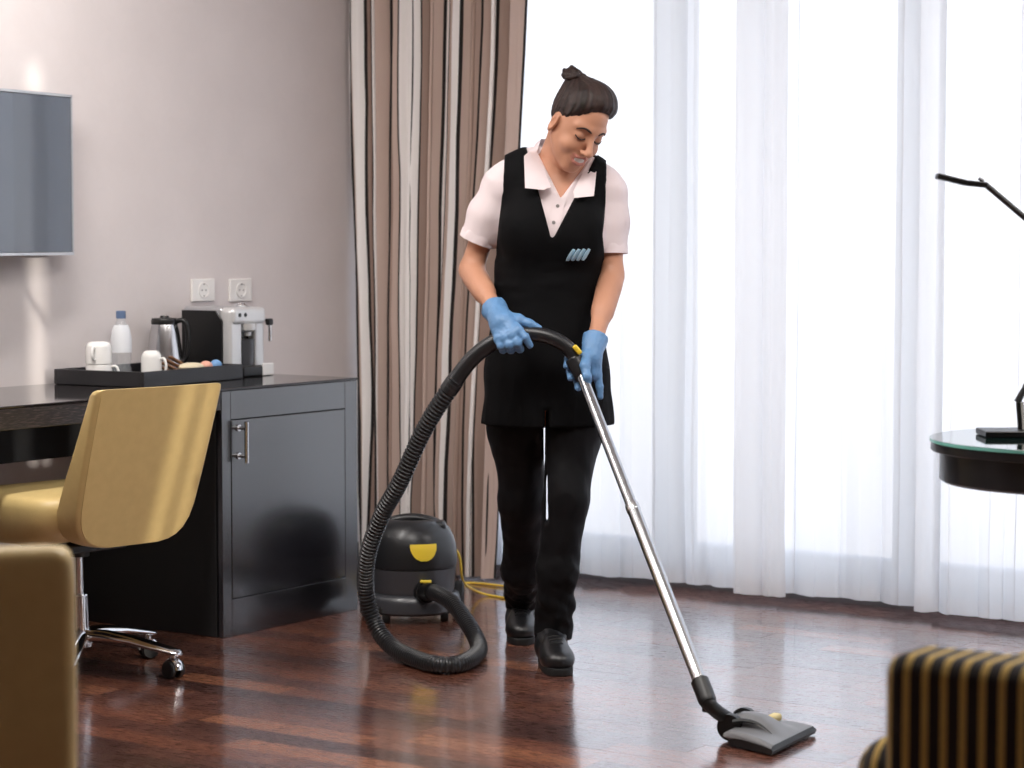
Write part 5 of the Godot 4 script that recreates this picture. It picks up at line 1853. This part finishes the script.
func build_tray() -> void:
	var a := on_y(144, 388, DESK_Y)
	var o := thing("serving_tray", "dark rectangular serving tray on the glossy desk top", "tray", a + Basis(Vector3.UP, deg_to_rad(5.0)) * Vector3(-0.1725, 0, -0.252), deg_to_rad(5.0))
	var w := 0.345
	var d := 0.504
	var b := MB.new()
	b.box(Vector3(0, 0.004, 0), Vector3(w - 0.012, 0.008, d - 0.012), 0.001)
	obj("tray_floor", b, M.tray, o)
	for q in [[Vector3(w * 0.5 - 0.006, 0.024, 0), Vector3(0.012, 0.046, d)], [Vector3(-w * 0.5 + 0.006, 0.024, 0), Vector3(0.012, 0.046, d)], [Vector3(0, 0.024, d * 0.5 - 0.006), Vector3(w - 0.024, 0.046, 0.012)], [Vector3(0, 0.024, -d * 0.5 + 0.006), Vector3(w - 0.024, 0.046, 0.012)]]:
		b = MB.new()
		b.box(q[0], q[1], 0.0015)
		obj("rim", b, M.tray, o)
	# cups, bottom up
	var p := tray_spot(99, -4.975)
	cup(p, 0.0405, 0.064, 0.55, "white cup upside down on the tray, holding up a second cup")
	cup(p + Vector3(0, 0.056, 0), 0.0405, 0.066, -1.15, "white cup upside down, stacked on another beside the bottle")
	cup(tray_spot(151.5, -4.885), 0.0320, 0.092, 0.25, "small white cup upside down near the brown sachets")
	# bottle of water
	var bt := thing("water_bottle", "clear plastic water bottle with white label and blue cap", "bottle", tray_spot(121.5, -5.03))
	b = MB.new()
	b.lathe([Vector2(0.001, 0.0), Vector2(0.026, 0.0), Vector2(0.031, 0.006), Vector2(0.031, 0.03), Vector2(0.028, 0.045), Vector2(0.031, 0.06), Vector2(0.0315, 0.085), Vector2(0.0315, 0.12), Vector2(0.027, 0.15), Vector2(0.018, 0.172), Vector2(0.0135, 0.18), Vector2(0.0135, 0.196), Vector2(0.001, 0.196)], 28)
	obj("bottle", b, M.clear, bt)
	b = MB.new()
	b.lathe([Vector2(0.0325, 0.082), Vector2(0.0327, 0.122), Vector2(0.0285, 0.152), Vector2(0.022, 0.168), Vector2(0.0195, 0.168), Vector2(0.026, 0.15), Vector2(0.0320, 0.12), Vector2(0.0320, 0.082)], 28)
	obj("label", b, M.label_white, bt)
	b = MB.new()
	b.lathe([Vector2(0, 0.188), Vector2(0.0155, 0.188), Vector2(0.0155, 0.210), Vector2(0.014, 0.212), Vector2(0, 0.212)], 20)
	obj("cap", b, M.cap_blue, bt)
	# vacuum flask
	var k := thing("vacuum_flask", "brushed steel coffee flask with black lid and handle", "flask", tray_spot(165, -5.035), deg_to_rad(24.0))
	k.scale = Vector3.ONE * 1.08
	b = MB.new()
	b.lathe([Vector2(0, 0), Vector2(0.052, 0), Vector2(0.055, 0.006), Vector2(0.0545, 0.03), Vector2(0.050, 0.08), Vector2(0.043, 0.13), Vector2(0.037, 0.152), Vector2(0, 0.152)], 40)
	obj("body", b, M.steel, k)
	b = MB.new()
	b.lathe([Vector2(0, 0.152), Vector2(0.039, 0.152), Vector2(0.040, 0.162), Vector2(0.037, 0.169), Vector2(0.014, 0.171), Vector2(0.012, 0.177), Vector2(0, 0.178)], 32)
	obj("lid", b, M.black_plastic, k)
	b = MB.new()
	b.tube(smooth([Vector3(0.034, 0.160, 0), Vector3(0.056, 0.163, 0), Vector3(0.068, 0.148, 0), Vector3(0.072, 0.10, 0), Vector3(0.066, 0.055, 0), Vector3(0.052, 0.04, 0)], 6), 0.0075, 10)
	obj("handle", b, M.black_plastic, k)
	coffee_machine()
	# sachets and wrapped treats
	for i in 4:
		var sp := tray_spot(168.0 + i * 3.5, -4.862 - 0.012 * i, 0.766 + 0.007 * i)
		b = MB.new()
		b.rbox(Vector3(0, 0, 0), Vector3(0.085, 0.008, 0.018), 0.0035, 3)
		var s := obj("coffee_stick", b, M.paper_brown, self)
		s.position = sp + Vector3(0, 0.022, 0)
		s.rotation = Vector3(0.0, deg_to_rad(62.0 + 9.0 * i), deg_to_rad(-24.0))
		tag(s, "slim brown sachet in the leaning bunch on the tray", "sachet", "brown sachets on the tray")
	var kinds := [[191, M.paper_beige, "flat beige wrapped biscuit on the tray by the brown sachets", "wrapped_biscuit", Vector3(0.034, 0.014, 0.05)], [206, M.paper_pink, "salmon pink round coffee pod on the tray", "coffee_pod", Vector3(0.021, 0.016, 0.021)], [216, M.paper_blue, "light blue round coffee pod on the tray", "coffee_pod", Vector3(0.019, 0.018, 0.019)]]
	for q in kinds:
		var sp := tray_spot(q[0], -4.868, 0.758)
		b = MB.new()
		var rings := []
		for i in 11:
			var t := PI * i / 10.0
			var ring := PackedVector3Array()
			for j in 24:
				var an := TAU * j / 24
				var rr := maxf(sin(t), 0.02)
				ring.append(Vector3(cos(an) * rr * q[4].x * (1.0 + 0.06 * sin(an * 9.0) * sin(t)), 0.035 - cos(t) * q[4].y, sin(an) * rr * q[4].z))
			rings.append(ring)
		b.loft(rings)
		var s := obj(q[3], b, q[1])
		s.position = sp
		tag(s, q[2], "coffee pod" if q[3] == "coffee_pod" else "biscuit")
	# a shallow dish holds the treats above the tray's floor
	var dish := thing("treat_dish", "shallow black dish holding the pods and the biscuit on the tray", "dish", Vector3(-4.868, 0.758, (tray_spot(191, -4.868).z + tray_spot(216, -4.868).z) * 0.5))
	b = MB.new()
	b.rbox(Vector3(0, 0.009, 0), Vector3(0.085, 0.022, 0.19), 0.006, 3)
	obj("dish", b, M.black_plastic, dish)

func cup(at: Vector3, r: float, h: float, turn: float, label: String) -> void:
	var o := thing("cup", label, "cup", at, turn, "white cups on the tray")
	var b := MB.new()
	b.lathe([Vector2(r - 0.004, 0.0), Vector2(r, 0.0), Vector2(r + 0.0003, 0.004), Vector2(r - 0.0005, h * 0.75), Vector2(r - 0.003, h * 0.88), Vector2(r - 0.008, h * 0.96), Vector2(r - 0.014, h), Vector2(r - 0.016, h - 0.002), Vector2(0.0, h - 0.002), Vector2(0.0, h - 0.006), Vector2(r - 0.012, h - 0.007), Vector2(r - 0.004, h * 0.8)], 36)
	obj("bowl", b, M.ceramic, o)
	b = MB.new()
	b.tube(smooth([Vector3(r - 0.003, h * 0.72, 0), Vector3(r + 0.012, h * 0.74, 0), Vector3(r + 0.019, h * 0.5, 0), Vector3(r + 0.013, h * 0.26, 0), Vector3(r - 0.003, h * 0.2, 0)], 6), 0.0042, 10)
	obj("handle", b, M.ceramic, o)

func coffee_machine() -> void:
	# depth runs along x (front to the room), width along z
	var x0 := -5.085
	var x1 := -4.885
	var zl := -5.61
	var zr := -5.785
	var o := thing("coffee_machine", "silver and black coffee machine on the desk by the tray", "coffee machine", Vector3((x0 + x1) * 0.5, DESK_Y, (zl + zr) * 0.5))
	var w := zl - zr
	var d := x1 - x0
	var h := 0.225
	var b := MB.new()
	b.rbox(Vector3(-0.012, h * 0.5 + 0.004, 0), Vector3(d - 0.03, h - 0.01, w - 0.006), 0.012, 4)
	obj("housing", b, M.silver, o)
	b = MB.new()
	var poly := PackedVector2Array([Vector2(-d * 0.5 + 0.006, 0.012), Vector2(d * 0.5 - 0.022, 0.012), Vector2(d * 0.5 - 0.022, h - 0.045), Vector2(d * 0.5 - 0.05, h - 0.012), Vector2(-d * 0.5 + 0.006, h - 0.012)])
	b.prism(poly, 0.008, Transform3D(Basis.IDENTITY, Vector3(0, 0, w * 0.5)), 0.001)
	obj("side_panel", b, M.black_plastic, o, "black side panel")
	# front: two pillars, a dark bay between them, a brew head above, a drip tray below
	for s in [-1, 1]:
		b = MB.new()
		b.rbox(Vector3(d * 0.5 - 0.008, h * 0.5 - 0.002, s * (w * 0.5 - 0.030)), Vector3(0.04, h - 0.012, 0.06 if s > 0 else 0.05), 0.012, 4)
		obj("pillar", b, M.silver_light, o)
	b = MB.new()
	b.rbox(Vector3(d * 0.5 - 0.014, h - 0.030, 0), Vector3(0.07, 0.055, w - 0.01), 0.016, 4)
	var top := obj("brew_head", b, M.silver_light, o)
	for k in 2:
		b = MB.new()
		b.lathe([Vector2(0, 0), Vector2(0.007, 0), Vector2(0.007, 0.003), Vector2(0, 0.003)], 14, Transform3D(Basis(Vector3(0, 0, 1), -PI / 2.0), Vector3(d * 0.5 + 0.019, h - 0.026, w * 0.5 - 0.035 - 0.028 * k)))
		obj("button", b, M.black_plastic, top)
	b = MB.new()
	b.box(Vector3(d * 0.5 - 0.022, h * 0.45, 0), Vector3(0.012, h * 0.7, w * 0.42), 0.001)
	obj("bay", b, M.black_gloss, o)
	b = MB.new()
	b.lathe([Vector2(0, h - 0.095), Vector2(0.010, h - 0.095), Vector2(0.012, h - 0.082), Vector2(0.028, h - 0.075), Vector2(0.030, h - 0.055), Vector2(0, h - 0.055)], 24, Transform3D(Basis.IDENTITY, Vector3(d * 0.5 + 0.006, 0, -0.004)))
	obj("spout", b, M.silver_light, top)
	b = MB.new()
	b.tube([Vector3(d * 0.5 + 0.004, 0.035, 0.0), Vector3(d * 0.5 + 0.004, h - 0.105, 0.0)], 0.026, 20)
	obj("cup_cylinder", b, M.vac_grey, o)
	b = MB.new()
	b.rbox(Vector3(d * 0.5 + 0.012, 0.017, -0.005), Vector3(0.075, 0.034, w - 0.03), 0.006, 3)
	obj("drip_tray", b, M.black_plastic, o)
	b = MB.new()
	b.rbox(Vector3(d * 0.5 + 0.048, 0.021, -w * 0.5 + 0.035), Vector3(0.008, 0.04, 0.055), 0.003, 3)
	obj("tray_plate", b, M.white_plastic, o)
	b = MB.new()
	b.lathe([Vector2(0, 0), Vector2(0.016, 0), Vector2(0.018, 0.006), Vector2(0.012, 0.014), Vector2(0, 0.016)], 20, Transform3D(Basis.IDENTITY, Vector3(d * 0.5 - 0.045, h - 0.003, -0.03)))
	obj("lid_knob", b, M.chrome, o)
	# steam pipe on the far side with a black collar
	b = MB.new()
	b.tube(smooth([Vector3(d * 0.5 - 0.03, h - 0.05, -w * 0.5 + 0.005), Vector3(d * 0.5 + 0.01, h - 0.045, -w * 0.5 - 0.008), Vector3(d * 0.5 + 0.018, h - 0.07, -w * 0.5 - 0.012), Vector3(d * 0.5 + 0.018, h - 0.115, -w * 0.5 - 0.012)], 5), 0.0055, 10)
	var pipe := obj("steam_pipe", b, M.chrome, o)
	b = MB.new()
	b.rbox(Vector3(d * 0.5 + 0.016, h - 0.052, -w * 0.5 - 0.012), Vector3(0.02, 0.022, 0.022), 0.005, 3)
	obj("collar", b, M.black_plastic, pipe)

func build_sockets() -> void:
	var i := 0
	for q in [[190, 213], [228, 250]]:
		var a := on_x(q[0], 279, WALL_X)
		var c := on_x(q[1], 301, WALL_X)
		var ctr := (a + c) * 0.5
		var wide := absf(a.z - c.z)
		var high := absf(a.y - c.y)
		var o := thing("wall_socket", ["white wall socket above the steel flask", "white wall socket above the coffee machine's front, next to the drape"][i], "socket", Vector3(WALL_X, ctr.y, ctr.z), PI / 2.0, "wall sockets above the desk")
		i += 1
		var b := MB.new()
		b.box(Vector3(0, 0, 0.005), Vector3(wide, high, 0.010), 0.0025)
		var pl := obj("plate", b, M.white_plastic, o)
		b = MB.new()
		var ring := []
		b.lathe([Vector2(0.024, 0.0), Vector2(0.026, 0.0), Vector2(0.026, 0.003), Vector2(0.022, 0.003), Vector2(0.021, 0.0005), Vector2(0.0, 0.0005), Vector2(0, 0.0)], 28, Transform3D(Basis(Vector3.RIGHT, PI / 2.0), Vector3(0, 0, 0.010)))
		obj("socket_ring", b, M.white_plastic, pl)
		for s in [-1, 1]:
			b = MB.new()
			b.tube([Vector3(s * 0.0095, 0, 0.010), Vector3(s * 0.0095, 0, 0.0112)], 0.0032, 10)
			obj("pin_hole", b, M.grey_mark, pl)
			b = MB.new()
			b.box(Vector3(0, s * 0.02, 0.0112), Vector3(0.006, 0.005, 0.003), 0.0005)
			obj("earth_clip", b, M.grey_mark, pl)
